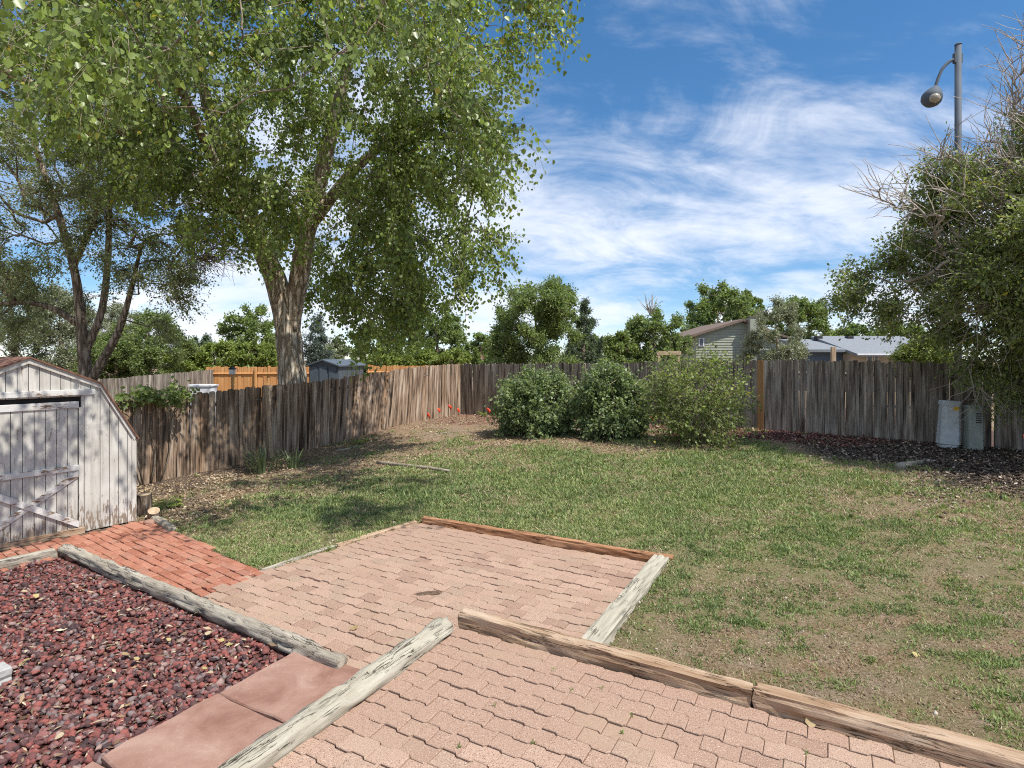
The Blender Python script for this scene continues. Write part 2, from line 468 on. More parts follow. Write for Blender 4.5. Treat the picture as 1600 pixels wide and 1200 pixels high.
M['cottonwood_bark'] = bark('furrowed_cottonwood_bark', [(.10, (.10, .075, .055)), (.36, (.34, .275, .20)), (.6, (.52, .445, .35)), (.85, (.62, .55, .45))], 8, 1.3, .06)
M['elm_bark'] = bark('elm_bark', [(.12, (.07, .052, .038)), (.42, (.23, .175, .13)), (.8, (.38, .31, .24))], 10, 1.6, .04)
M['twig'] = plain('twig_bark', (.24, .195, .15), .9, .4, 6)
M['pale_twig'] = plain('dead_twig_bark', (.36, .31, .26), .9, .35, 6)
M['dark_twig'] = plain('dark_bark', (.19, .15, .115), .9, .4, 6)

# ------------------------------------------------------------------ yard frame and terrain
TH = R(34.5)
A = np.array([math.cos(TH), -math.sin(TH)])      # along the back fence, to the right
B = np.array([math.sin(TH), math.cos(TH)])       # along the left fence, away
CORNER = np.array([-1.85, 20.6])
PH = R(29)
PA = np.array([math.cos(PH), -math.sin(PH)]); PB = np.array([math.sin(PH), math.cos(PH)])
def pw(a, b):                                     # patio frame -> world xy
    return PA * a + PB * b
UPPER, LOWER = -0.25, -0.40
RCORNER = CORNER + A * 14.75
RIGHT_DIR = np.array([0.36, -0.933])

ctrl = []
for s_, z_ in ((0, -.06), (2, -.12), (3.7, -.22), (6, -.48), (7.65, -.55), (10.2, -.69), (13, -.75), (16, -.8)):
    p = CORNER - B * s_; ctrl.append((p[0], p[1], z_))
    p = CORNER - B * s_ - A * 3; ctrl.append((p[0], p[1], z_ - .03))
for s_, z_ in ((3, -.03), (6, .0), (10.3, .09), (13, .06), (14.7, .04)):
    p = CORNER + A * s_; ctrl.append((p[0], p[1], z_))
    p = CORNER + A * s_ + B * 3; ctrl.append((p[0], p[1], z_))
ctrl += [(11.5, 9, .02), (9, 9, .0), (8, 6, -.10), (5, 3.6, -.16), (3.4, 2.4, -.18), (2.2, 4.6, -.33), (1.6, 5.6, -.37), (.5, 7.5, -.32),
         (-1.8, 8, -.38), (-3.6, 6.4, -.42), (-4.2, 8.2, -.44), (-5.4, 8.4, -.43), (-6.6, 7.0, -.42), (-6.6, 10, -.56), (-2, 12, -.30), (3, 10, -.14),
         (0, 14.5, -.08), (-3, 14.5, -.34), (5, 12.6, .02), (2, 14, .0), (-1, 3, -.42), (-4, 4, -.42), (0, 0, -.40), (-8, 3, -.45), (8, 0, -.2)]
ctrl += [(40, 0, -.1), (40, 40, -.1), (0, 60, -.3), (-40, 50, -.5), (-40, 0, -.6), (0, -30, -.4), (40, -30, -.3), (-40, -30, -.5)]
ctrl = np.array(ctrl, float)
def _tps(r2):
    return np.where(r2 > 1e-12, .5 * r2 * np.log(np.maximum(r2, 1e-12)), 0.)
_n = len(ctrl)
_K = _tps(((ctrl[:, None, :2] - ctrl[None, :, :2]) ** 2).sum(-1)) + np.eye(_n) * .6
_Pm = np.hstack([np.ones((_n, 1)), ctrl[:, :2]])
_sol = np.linalg.solve(np.block([[_K, _Pm], [_Pm.T, np.zeros((3, 3))]]), np.concatenate([ctrl[:, 2], np.zeros(3)]))
def ground_z(x, y):
    x = np.asarray(x, float); y = np.asarray(y, float); sh = x.shape
    q = np.stack([np.clip(x.ravel(), -45, 45), np.clip(y.ravel(), -35, 65)], 1)
    z = np.empty(len(q))
    for i in range(0, len(q), 20000):
        c = q[i:i + 20000]
        z[i:i + 20000] = _tps(((c[:, None] - ctrl[None, :, :2]) ** 2).sum(-1)) @ _sol[:_n] + _sol[_n] + c @ _sol[_n + 1:]
    return z.reshape(sh)
def gz(x, y):
    return float(ground_z(np.array([x]), np.array([y]))[0])
def at(u, v):
    """where the sight line of a photo pixel meets the ground"""
    Y = FPX * 2.1 / (v - HOR)
    for _ in range(30):
        x = (u - 800) / FPX * Y
        Y = .5 * Y + .5 * FPX * (CZ - gz(x, Y)) / (v - HOR)
    return np.array([(u - 800) / FPX * Y, Y, gz((u - 800) / FPX * Y, Y)])
def idw(pts, x, y, p=3):
    pts = np.asarray(pts, float)
    d2 = (x[..., None] - pts[:, 0]) ** 2 + (y[..., None] - pts[:, 1]) ** 2 + .05
    w = d2 ** (-p / 2)
    return (w * pts[:, 2]).sum(-1) / w.sum(-1)
GRASS = [(0, 9, 1), (-2, 9, 1), (2, 8.5, 1), (4, 10.6, .9), (-3.2, 8, .9), (2, 7, 1.05), (3.6, 6.8, .8), (5, 11.4, .85), (0, 7.4, 1.1), (-3.2, 6.2, .75), (1, 11, .85), (-1.5, 10.8, .8),
         (2.2, 5.3, .55), (3.3, 4.3, .52), (4.6, 3.6, .50), (2.3, 4.0, .38), (3.2, 3.1, .44), (5.5, 6, .55), (7, 7.6, .4), (6.6, 9.4, .5), (-5.4, 10, .1), (-6, 12, 0), (-4.2, 12.6, .1), (-2.5, 13.8, .35), (-3.4, 16, .05),
         (0, 14.5, .12), (2.4, 13.4, .25), (8.6, 10, 0), (-1.6, 17.6, .0), (4.5, 13.6, .2), (-5.2, 8.8, .3), (7.6, 12, 0), (6.4, 11.4, .3), (-1, 12.4, .55), (8.5, 6, .3), (6, 3, .2), (6.5, 12.6, .1), (-7.5, 10.5, 0)]
MULCH = [(8.6, 11.4, 1), (9, 9.6, 1), (8, 9.2, .9), (10, 9, 1), (9.8, 11, 1), (7.2, 9.0, .35), (7, 11.6, .8), (6.2, 10, 0), (5.4, 12, 0), (7, 7.4, .1), (4, 8, 0), (8.4, 7, .4), (0, 12, 0), (0, 6, 0), (4, 4, 0), (-4, 9, .1),
         (-6.6, 11.6, .75), (-5.9, 13, .6), (-5.2, 11.6, .25), (-4.2, 15, .3), (-2, 18, .1), (3, 13, 0), (0, 16, .1), (9, 5, .2), (-4, 6, 0), (-6.2, 9.6, .5)]
REDM = [(6.4, 13.9, 1), (5.2, 14.6, .9), (7.6, 13.2, .8), (4.3, 14.9, .6), (3, 14, .1), (5.5, 12.6, 0), (8.2, 11.8, .15), (2, 12, 0), (0, 18, .45), (-1.2, 19, .4), (-2, 16, 0), (8, 9, 0), (2, 6, 0), (-6, 10, 0), (1.5, 16.5, .4), (7, 11, 0)]
def fbm(x, y, f, seed=0.):
    return np.array([mnoise.fractal(Vector((a * f + seed, b * f, seed)), 1.0, 2.0, 4) for a, b in zip(x.ravel(), y.ravel())]).reshape(x.shape)
def inside(poly, x, y):
    poly = np.asarray(poly); r = np.zeros(x.shape, bool); n = len(poly); j = n - 1
    for i in range(n):
        xi, yi = poly[i]; xj, yj = poly[j]
        c = ((yi > y) != (yj > y)) & (x < (xj - xi) * (y - yi) / (yj - yi + 1e-12) + xi)
        r ^= c; j = i
    return r
LOG0, LOG1 = np.array([-5.42, 6.88]), np.array([-1.27, 4.29])           # axis of the grey log beside the lava rock
LOWER_POLY = [pw(-5.45, 4.14), pw(-5.10, 6.58), pw(-1.60, 6.62), pw(-1.60, 3.9), pw(-2.75, 3.75), pw(-2.75, 3.18), pw(-3.3, 3.16), pw(-5.42, 3.44)]
UPPER_POLY = [pw(-2.66, -3), pw(-2.66, 4.0), pw(4.2, 3.97), pw(4.2, -3)]
GRAVEL_POLY = [pw(-3.15, 3.1), LOG0 + PB * .02, LOG0 - B * 5.5, pw(-5.5, -2.5), pw(-2.75, -2.5), pw(-2.75, 3.1)]
SHED_C = np.array([-6.18, 7.28])
PATH_POLY = [SHED_C + B * 1.35 + A * .02, pw(-5.42, 4.18), pw(-5.36, 3.45), LOG0 + A * .1, LOG0 - B * 2.6, SHED_C - B * 3.2 + A * .02]
def path_z(x, y):
    return -.405 + 0 * np.asarray(x)

def axis_grid(lo, hi, step, far, n):
    core = np.arange(lo, hi + 1e-6, step)
    g = np.geomspace(step, far, n)
    return np.concatenate([(lo - np.cumsum(g))[::-1], core, hi + np.cumsum(g)])
gx = axis_grid(-10, 12, .085, 130, 30); gy = axis_grid(1.0, 21.5, .085, 130, 30)
GX, GY = np.meshgrid(gx, gy)
GZ = ground_z(GX, GY)
core = (GX > -11) & (GX < 13) & (GY > 0) & (GY < 22)
rel = np.zeros_like(GZ)
rel[core] = fbm(GX[core], GY[core], 1.1, 3.) * .022 + fbm(GX[core], GY[core], 6., 8.) * .011
GZ = GZ + rel
for poly, lev in ((LOWER_POLY, LOWER - .075), (UPPER_POLY, UPPER - .08), (GRAVEL_POLY, -.43), (PATH_POLY, -.475)):
    m_ = inside(poly, GX, GY)
    GZ[m_] = np.minimum(lev, GZ[m_]) if poly is not UPPER_POLY else lev
zone = np.zeros(GX.shape + (4,)); zone[..., 3] = 1
zone[..., 0] = .25; zone[..., 0][core] = np.clip(idw(GRASS, GX[core], GY[core]), 0, 1)
zone[..., 1][core] = np.clip(idw(MULCH, GX[core], GY[core]) + .25 * fbm(GX[core], GY[core], 1.5, 5.), 0, 1)
zone[..., 2][core] = np.clip(idw(REDM, GX[core], GY[core]) + .3 * fbm(GX[core], GY[core], 2.0, 15.), 0, 1)
_m = inside(GRAVEL_POLY, GX, GY); zone[..., 0][_m] = 0; zone[..., 2][_m] = 1
ny_, nx_ = GX.shape
idx = np.arange(ny_ * nx_).reshape(ny_, nx_)
F = np.stack([idx[:-1, :-1], idx[:-1, 1:], idx[1:, 1:], idx[1:, :-1]], -1).reshape(-1, 4)
me = make_mesh('ground', np.stack([GX, GY, GZ], -1).reshape(-1, 3), F, M['ground'], True, {'zone': ('FLOAT_COLOR', zone.reshape(-1, 4))})
ground = tag(add('ground', me), 'patchy brown soil of the back yard running out under the fences', 'ground', kind='structure')

# ------------------------------------------------------------------ patios, path, gravel bed
def sheet(name, poly, z, mat):
    return make_mesh(name, [(p[0], p[1], z) for p in poly], [tuple(range(len(poly)))], mat)
def piece(name, outline, h, mat, inset=.004, drop=.004):
    o = np.asarray(outline, float); n = len(o); c = o.mean(0)
    d = o - c
    inn = c + d * (1 - inset / np.abs(d).max(0).clip(.02))
    V = [(*p, 0) for p in inn] + [(*p, -drop) for p in o] + [(*p, -h) for p in o]
    F = [tuple(range(n))]
    for k in (0, n):
        F += [(k + i, k + n + i, k + n + (i + 1) % n, k + (i + 1) % n) for i in range(n)]
    return fix_normals(make_mesh(name, V, F, mat))
PL, PWD, ZD, GAP = .212, .138, .0078, .0042
def paver_outline(flip):
    Lh = PL
    top = [(0, 1), (.40, 1), (.49, -1), (.90, -1), (1, 1)]
    if flip: top = [(0, -1), (.40, -1), (.49, 1), (.90, 1), (1, -1)]
    lo = [(.0014 + t * (Lh - .0028), s_ * ZD + GAP) for t, s_ in top]
    hi = [(x, y + PWD - 2 * GAP) for x, y in lo]
    return lo + hi[::-1]
paver_me = [piece('paver', paver_outline(False), .05, M['paver']), piece('paver', paver_outline(True), .05, M['paver'])]
def lay_pavers(parent, poly, level, a_rng, b_rng, yaw, cap=300):
    spots = []
    for r_ in range(int(b_rng[0] / PWD), int(b_rng[1] / PWD) + 1):
        off = (r_ % 2) * .5
        for c_ in range(int(a_rng[0] / PL) - 1, int(a_rng[1] / PL) + 1):
            a0, b0 = (c_ + off) * PL, r_ * PWD
            ctr = pw(a0 + PL / 2, b0 + PWD / 2)
            if inside(poly, np.array([ctr[0]]), np.array([ctr[1]]))[0]:
                spots.append((ctr[1], a0, b0, r_ % 2, ctr))
    vis = [s_ for s_ in spots if s_[4][1] > .8 and abs(s_[4][0] / s_[4][1]) < 1.05]
    vis.sort(key=lambda s_: s_[0])
    k = 0
    rest = []
    for s_ in vis:
        _, a0, b0, fl, ctr = s_
        o0 = pw(a0, b0)
        sink = .006 * nz(ctr[0] * 1.3, ctr[1] * 1.3, 4.) * 2
        dz = level + sink + random.uniform(-.004, .004)
        rot = (random.gauss(0, .014), random.gauss(0, .012), -yaw + random.gauss(0, .006))
        if k < cap:
            add('paver', paver_me[fl], parent, (o0[0], o0[1], dz), rot)
        else:
            rest.append((o0, dz, rot, fl))
        k += 1
    if rest:
        V, F = [], []
        for o0, dz, rot, fl in rest:
            mm = Matrix.Translation((o0[0], o0[1], dz)) @ Matrix.Rotation(rot[2], 4, 'Z') @ Matrix.Rotation(rot[0], 4, 'X')
            b0 = len(V)
            V += [tuple(mm @ v.co) for v in paver_me[fl].vertices]
            F += [tuple(b0 + i for i in p.vertices) for p in paver_me[fl].polygons]
        tag(add('paver_field', make_mesh('paver_field', V, F, M['paver']), parent), kind='stuff')
    print('pavers', k)
lower = tag(add('lower_patio', sheet('lower_patio', LOWER_POLY, LOWER - .022, M['sand'])), 'lower patio of pink zigzag pavers beside the lawn', 'patio', kind='structure')
LP2 = [pw(-5.50, 4.14), pw(-5.15, 6.48), pw(-1.80, 6.44), pw(-1.80, 3.9), pw(-2.75, 3.9), pw(-2.75, 3.20), pw(-3.2, 3.14), pw(-5.50, 3.40)]
lay_pavers(lower, LP2, LOWER, (-5.5, -1.6), (3.1, 6.5), PH)
upper = tag(add('upper_patio', sheet('upper_patio', UPPER_POLY, UPPER - .022, M['sand'])), 'upper patio of pink zigzag pavers framed by timbers', 'patio', kind='structure')
UP2 = [pw(-2.74, -.5), pw(-2.74, 3.92), pw(3.4, 3.92), pw(3.4, -.5)]
lay_pavers(upper, UP2, UPPER, (-2.9, 3.4), (-.4, 3.9), PH)

path = tag(add('brick_path', sheet('brick_path', PATH_POLY, -.43, M['sand'])), 'worn red brick path leading from the patio to the white shed', 'path', kind='structure')
BL, BW = .205, .102
bo = [(0, 0), (BL - .007, 0), (BL - .007, BW - .007), (0, BW - .007)]
brick_me = [piece('brick', [(x + random.uniform(-.002, .002), y + random.uniform(-.002, .002)) for x, y in bo], .05, M['brick'], .006, .006) for _ in range(4)]
nb = 0
BYAW = R(-36); BA = np.array([math.cos(BYAW), math.sin(BYAW)]); BB = np.array([-math.sin(BYAW), math.cos(BYAW)])
edge0 = SHED_C + B * 1.33
for r_ in range(-60, 3):
    for c_ in range(-30, 40):
        a0 = (c_ + (r_ % 2) * .5) * BL; b0 = r_ * BW
        p = edge0 + BA * (a0 + BL / 2) + BB * (b0 + BW / 2)
        inn = inside(PATH_POLY, np.array([p[0]]), np.array([p[1]]))[0]
        if inn and (p - SHED_C) @ A > .09 and p[0] / p[1] > -1.0:
            z_ = -.408 + .014 * nz(p[0] * 1.2, p[1] * 1.2, 2.) + random.uniform(-.005, .005)
            q0 = edge0 + BA * a0 + BB * b0
            add('brick', brick_me[nb % 4], path, (q0[0], q0[1], z_), (random.gauss(0, .022), random.gauss(0, .022), BYAW + random.gauss(0, .02)))
            nb += 1
print('bricks', nb)

def slab(b0, b1, a0=-3.70, a1=-2.80, lift=0.):
    n = 5; pts = []
    for (p, q) in (((a0, b0), (a1, b0)), ((a1, b0), (a1, b1)), ((a1, b1), (a0, b1)), ((a0, b1), (a0, b0))):
        for i in range(n):
            t = i / n
            pts.append((p[0] + (q[0] - p[0]) * t + random.uniform(-.012, .012), p[1] + (q[1] - p[1]) * t + random.uniform(-.010, .010)))
    c = pw((a0 + a1) / 2, (b0 + b1) / 2)
    out_ = [pw(*p) - c for p in pts]
    me_ = piece('sandstone_slab', out_, .06, M['slab'], .012, .010)
    return add('sandstone_slab', me_, None, (c[0], c[1], -.365 + lift), (random.gauss(0, .006), random.gauss(0, .006), 0))
tag(slab(2.475, 3.17), 'flat red sandstone slab touching the end of the grey log', 'stepping stone', 'sandstone slabs')
tag(slab(1.73, 2.455, lift=.004), 'flat red sandstone slab between two other slabs beside the lava rock', 'stepping stone', 'sandstone slabs')
tag(slab(.98, 1.71, lift=-.003), 'flat red sandstone slab farthest from the grey log', 'stepping stone', 'sandstone slabs')

# lava rock: one mass of stones nobody could count
ico = bmesh.new(); bmesh.ops.create_icosphere(ico, subdivisions=1, radius=1)
IV = np.array([v.co[:] for v in ico.verts]); IF = np.array([[v.index for v in f.verts] for f in ico.faces]); ico.free()
ico = bmesh.new(); bmesh.ops.create_icosphere(ico, subdivisions=2, radius=1)
IV2 = np.array([v.co[:] for v in ico.verts]); IF2 = np.array([[v.index for v in f.verts] for f in ico.faces]); ico.free()
def stones(P, size, V0, F0):
    n = len(P)
    sc = size[:, None, None] * rng.uniform(.65, 1.25, (n, 1, 3)) * np.array([1, 1, .75])
    V = np.repeat(V0[None], n, 0)
    for _ in range(6):
        pn = unit(rng.normal(size=(n, 1, 3))); V = V - pn * np.maximum(0, (V * pn).sum(-1, keepdims=True) - rng.uniform(.35, .75, (n, 1, 1)))
    V = V * 1.25 * (1 + rng.normal(0, .06, (n, len(V0), 1))) * sc
    an = rng.uniform(0, 2 * np.pi, n); tl = rng.normal(0, .5, n)
    c, s_ = np.cos(an)[:, None], np.sin(an)[:, None]
    y, z = V[..., 1] * np.cos(tl)[:, None] - V[..., 2] * np.sin(tl)[:, None], V[..., 1] * np.sin(tl)[:, None] + V[..., 2] * np.cos(tl)[:, None]
    x = V[..., 0]
    V = np.stack([x * c - y * s_, x * s_ + y * c, z], -1) + P[:, None]
    F_ = (F0[None] + (np.arange(n) * len(V0))[:, None, None]).reshape(-1, 3)
    return V.reshape(-1, 3), F_, np.repeat(rng.random(n), len(V0))
GP2 = [pw(-3.72, 3.06), LOG0 + A * .15 - B * .10, LOG0 - B * 4.5, pw(-5.5, -1.0), pw(-3.72, -1.0)]
cx = rng.uniform(-7.5, -.5, 60000); cy = rng.uniform(1.0, 7.2, 60000)
keep = inside(GP2, cx, cy) & (np.abs(cx / cy) < 1.02) & (cy / np.maximum(.1, 1) > 1.2)
cx, cy = cx[keep], cy[keep]
keep = rng.random(len(cx)) < np.clip(3.8 / cy, .5, 1)
cx, cy = cx[keep][:19000], cy[keep][:19000]
sz_ = rng.gamma(7, .0019, len(cx)) + .006
zz = -.415 + .03 * fbm(cx, cy, 1.7, 2.) + rng.uniform(0, .02, len(cx))
P = np.stack([cx, cy, zz], 1)
near = cy < 3.6
Va, Fa, ra = stones(P[near], sz_[near], IV2, IF2)
Vb, Fb, rb = stones(P[~near], sz_[~near], IV, IF)
bedV, bedF = [], []
tag(add('lava_rock_bed', make_mesh('lava_rock_bed', np.vstack([Va, Vb]), np.vstack([Fa, Fb + len(Va)]), M['lava'], False, {'rnd': ('FLOAT', np.concatenate([ra, rb]))})),
    'bed of dark red lava rock between the grey log and the sandstone slabs', 'gravel', kind='stuff')
print('stones', len(cx))

def timber(name, p0, p1, w, h, ztop, mat, rnd=.25, rough=.012, seed=0., sag=0., ends=.03):
    """squared beam (rnd < .35) or round log; p0,p1 = axis on plan"""
    p0 = np.array(p0); p1 = np.array(p1); Ln = np.linalg.norm(p1 - p0)
    ns = max(16, int(Ln / .04)); sec = []
    if rnd >= .35:
        sec = [(math.cos(2 * math.pi * k / 22), math.sin(2 * math.pi * k / 22)) for k in range(22)]
    else:
        c = min(.3, rnd) * .5 + .05
        side = [-1 + c, -.55, -.2, .2, .55, 1 - c]
        sec = [(t, -1) for t in side] + [(1, t) for t in side] + [(-t, 1) for t in side] + [(-1, -t) for t in side]
    kc = len(sec); V = []
    zt = ztop if isinstance(ztop, tuple) else (ztop, ztop)
    for i in range(ns + 1):
        x = Ln * i / ns; tt = i / ns
        for k, (c, s_) in enumerate(sec):
            y, z = c * w / 2, s_ * h / 2
            g = rough * (.8 * nz(x * 1.8 + seed, y * 14, z * 14 + seed) + .9 * nz(x * 5, y * 60 + seed, z * 60))
            crack = max(0., 1 - abs(nz(x * .9 + seed * 3, c * 3.1, s_ * 3.1 + seed)) * 9) * rough * -1.3
            r = math.hypot(c, s_)
            y += (g + crack) * c / r; z += (g + crack) * s_ / r
            xx = x
            if i in (0, ns): xx += ends * nz(y * 30 + seed, z * 30, i) * (1 if i else -1)
            if i in (0, ns) and rnd >= .35: y *= .93; z *= .93
            V.append((xx, y + .012 * nz(x * .8, seed), z - h / 2 + zt[0] + (zt[1] - zt[0]) * tt - sag * math.sin(math.pi * tt)))
    F_ = [(i * kc + k, i * kc + (k + 1) % kc, (i + 1) * kc + (k + 1) % kc, (i + 1) * kc + k) for i in range(ns) for k in range(kc)]
    F_ += [tuple(range(kc)), tuple(ns * kc + k for k in range(kc))]
    me_ = fix_normals(make_mesh(name, V, F_, mat, rnd >= .35))
    d = p1 - p0
    return add(name, me_, None, (p0[0], p0[1], 0), (0, 0, math.atan2(d[1], d[0])))
T = 'timber edging around the patios'
tag(timber('landscape_log', LOG0, LOG1, .13, .15, -.29, M['grey_log'], .5, .026, 1.1), 'round weathered grey log lying between the lava rock and the brick path', 'log', T)
tag(timber('landscape_timber', LOG0 - B * .08 - A * .02, LOG0 - B * 3.4 - A * .02, .11, .13, -.32, M['grey_log'], .3, .012, 4.), 'low grey timber along the lava rock facing the shed door', 'timber', T)
tag(timber('landscape_log', pw(-2.70, .2), pw(-2.69, 3.76), .175, .185, -.13, M['bleached_log'], .5, .030, 7.7, ends=.06), 'thick bleached cracked log beside the sandstone slabs', 'log', T)
tag(timber('landscape_timber', pw(-2.66, 3.945), pw(-.42, 3.93), .115, .15, (-.14, -.15), M['brown_timber'], .12, .010, 9.), 'brown timber with its end against the bleached log', 'timber', T)
tag(timber('landscape_timber', pw(-.40, 3.93), pw(2.9, 3.88), .12, .15, (-.14, -.135), M['brown_timber'], .12, .010, 13.), 'long brown timber dividing the upper patio from bare soil', 'timber', T)
tag(timber('landscape_timber', pw(-5.06, 6.53), pw(-1.54, 6.56), .10, .14, (-.315, -.305), M['red_timber'], .13, .011, 17.), 'reddish brown timber between the lower patio and the green lawn', 'timber', T)
tag(timber('landscape_timber', pw(-1.655, 4.06), pw(-1.655, 6.50), .175, .19, (-.30, -.29), M['bleached_log'], .16, .013, 21., ends=.02), 'wide bleached cracked timber at the right edge of the lower patio', 'timber', T)
tag(timber('landscape_timber', pw(-5.365, 5.18), pw(-5.13, 6.42), .07, .11, (-.375, -.355), M['brown_timber'], .2, .008, 25.), 'thin tan timber joining the reddish timber at the patio corner', 'timber', T)
tag(timber('landscape_timber', pw(-5.50, 4.20), pw(-5.375, 5.14), .07, .10, (-.39, -.372), M['grey_log'], .2, .010, 27.), 'thin grey timber half buried where grass meets the lower patio', 'timber', T)
tag(timber('landscape_timber', SHED_C + B * 1.42 + A * .10, SHED_C + B * 1.30 + A * .95, .10, .10, -.35, M['grey_log'], .3, .012, 31.), 'short grey timber at the shed corner bordering the brick path', 'timber', T)

# ------------------------------------------------------------------ fences
def fence_board_mesh(w, h, t, mat, ear=.03):
    pts = [(-w / 2, 0), (w / 2, 0), (w / 2, h - ear * 1.2), (w / 2 - ear, h), (-w / 2 + ear, h), (-w / 2, h - ear * 1.2)]
    return prism_mesh('board', pts, 'y', -t / 2, t / 2, mat)
FB = {}
for key in ('fence', 'fence_grey', 'cedar', 'patch'):
    FB[key] = [fence_board_mesh(.1445 + .002 * (i % 3 - 1), 1.83 + .012 * (i % 4 - 1.5), .018, M[key]) for i in range(5)]
def fence(name, label, p0, d, n, key, pitch=.1432, inner=1, tilt=None, sink=.0, posts=True, top=None, backside=False, boards=True, height=1.83):
    """boards every pitch from p0 along d; inner = side of d (left +1) that faces the yard"""
    root = empty(name, (p0[0], p0[1], gz(p0[0], p0[1])))
    tag(root, label, 'fence')
    ang = math.atan2(d[1], d[0]); nrm = np.array([-d[1], d[0]]) * inner
    lz = root.location.z
    for i in range(n):
        s_ = (i + .5) * pitch; p = d * s_
        q = np.array(p0) + p
        z = (gz(*q) if top is None else top(s_) - height) - lz + random.gauss(0, .008) - sink
        off = random.gauss(0, .004) + (.009 if i % 2 else 0)
        p = p + nrm * off
        b_ = add('board', random.choice(FB[key]), root, (p[0], p[1], z), (random.gauss(0, .006), (tilt(s_) if tilt else 0) + random.gauss(0, .006), ang + random.gauss(0, .01)))
        b_.scale = (1, 1, height / 1.83)
    Ln = n * pitch
    for hz in (.30, 1.50):
        k = max(2, int(Ln / 2.4)); 
        for j in range(k):
            s0, s1 = Ln * j / k, Ln * (j + 1) / k
            sgn = 1 if backside else -1
            a_ = np.array([*(d * s0 + nrm * sgn * .038), (gz(*(p0 + d * s0)) if top is None else top(s0) - height) - lz + hz])
            b2 = np.array([*(d * s1 + nrm * sgn * .038), (gz(*(p0 + d * s1)) if top is None else top(s1) - height) - lz + hz])
            V, F_ = tube_path([a_, b2], [.045, .045], 4)
            add('rail', make_mesh('rail', V, F_, M['fence_grey' if key != 'cedar' else 'cedar']), root)
    if posts:
        k = max(2, int(round(Ln / 2.4)))
        for j in range(k + 1):
            s0 = min(Ln - .05, Ln * j / k + .02)
            sgn = 1 if backside else -1
            q = p0 + d * s0
            z0 = (gz(*q) if top is None else top(s0) - height) - lz
            pm = box_mesh('post', -.045, .045, -.045, .045, z0 - .1, z0 + height * .985, M['post' if key != 'cedar' else 'cedar'], .004)
            pp = d * s0 + nrm * sgn * .11
            add('post', pm, root, (pp[0], pp[1], 0), (0, 0, ang))
    return root
ltilt = lambda s_: -.11 * math.exp(-((s_ - 3.6) / 1.7) ** 2) * -1
LF0 = CORNER - B * 14.5
left_fence = fence('privacy_fence', 'weathered brown board fence running from the shed to the back corner', LF0, B, int(14.5 / .1432), 'fence', inner=-1, tilt=lambda s_: .12 * math.exp(-((14.5 - s_ - 3.8) / 1.9) ** 2), sink=.01)
pt_ = CORNER - B * 7.55 + A * .075
pm = box_mesh('post', -.05, .05, -.045, .045, -.2, 1.82, M['post'], .004)
add('post', pm, left_fence, (pt_[0] - LF0[0], pt_[1] - LF0[1], gz(*pt_) - left_fence.location.z), (R(-1), R(-4), math.atan2(B[1], B[0])))
back_fence = fence('privacy_fence', 'dark grey board fence behind the three shrubs', CORNER, A, int(14.75 / .1432), 'fence_grey', inner=-1, sink=.01)
pt_ = CORNER + A * 10.12 - B * .032
add('board', FB['patch'][0], back_fence, (pt_[0] - CORNER[0], pt_[1] - CORNER[1], gz(*pt_) - back_fence.location.z), (0, 0, math.atan2(A[1], A[0])))['label'] = 'orange brown replacement board'
fence('privacy_fence', 'grey board fence meeting the back fence behind the utility boxes', RCORNER + RIGHT_DIR * .05, RIGHT_DIR, 26, 'fence_grey', inner=-1, sink=.01)
# neighbour's fences beyond the left fence
fence('neighbor_fence', 'old silver grey fence in the yard behind the shed', np.array([-14.35, 18.6]), unit(np.array([[.05, 1.]]))[0], 56, 'fence_grey', top=lambda s_: 1.20 + .028 * s_, inner=-1, posts=False)
fence('neighbor_fence', 'fresh orange cedar fence with posts beside the cottonwood trunk', np.array([-14.2, 26.6]), unit(np.array([[6.6, .4]]))[0], 44, 'cedar', pitch=.15, top=lambda s_: 1.57 + 0 * s_, inner=-1, backside=True)
fence('neighbor_fence', 'fresh cedar fence to the right of the dark metal shed', np.array([-6.9, 27.2]), unit(np.array([[4., .2]]))[0], 22, 'cedar', pitch=.15, top=lambda s_: 1.62 + 0 * s_, inner=-1, backside=True)

# ------------------------------------------------------------------ white barn shed
def paint_f(t, b):
    q = NB(t); vec = q.coord((1, 1, 1))
    n = q.noise(q.coord((30, 30, 6)), 1., 7, .7)
    geo = q.n('ShaderNodeNewGeometry')
    big = q.noise(geo.outputs['Position'], 2.2, 5, .6)
    sp = q.n('ShaderNodeSeparateXYZ'); tcn = q.n('ShaderNodeNewGeometry'); q.link(tcn.outputs['Position'], sp.inputs[0])
    low = q.range(sp.outputs[2], -.42, .15, .16, 0)        # paint has worn off along the foot of the boards
    a1 = q.n('ShaderNodeMath', operation='ADD'); q.link(n, a1.inputs[0]); q.link(low, a1.inputs[1])
    c = q.ramp(big, [(.3, (.42, .40, .36)), (.6, (.58, .56, .515))])
    c = q.mix(q.range(q.noise(q.coord((22, 22, 1.2)), 1., 6, .7), .45, .70, 0, .5), c, (.25, .225, .19))
    c = q.mix(q.range(a1.outputs[0], .61, .66), c, (.24, .19, .145))
    q.link(c, b.inputs['Base Color']); q.bump(n, b, .4, .006)
M['paint'] = material('peeling_white_paint', paint_f, .75, .3)
def worn_f(t, b):
    q = NB(t); n = q.noise(q.coord((4, 14, 14)), 1., 6, .7)
    c = q.ramp(n, [(.50, (.58, .57, .55)), (.56, (.50, .46, .42)), (.585, (.22, .15, .10)), (.7, (.14, .085, .05))])
    q.link(c, b.inputs['Base Color']); q.bump(n, b, .5, .008)
M['worn_paint'] = material('worn_white_trim', worn_f, .8, .2)
M['roof_edge'] = plain('brown_roof_edge', (.18, .09, .06), .85, .35, 20)
M['dark_inside'] = plain('dark_interior', (.02, .018, .016), .95, .2)
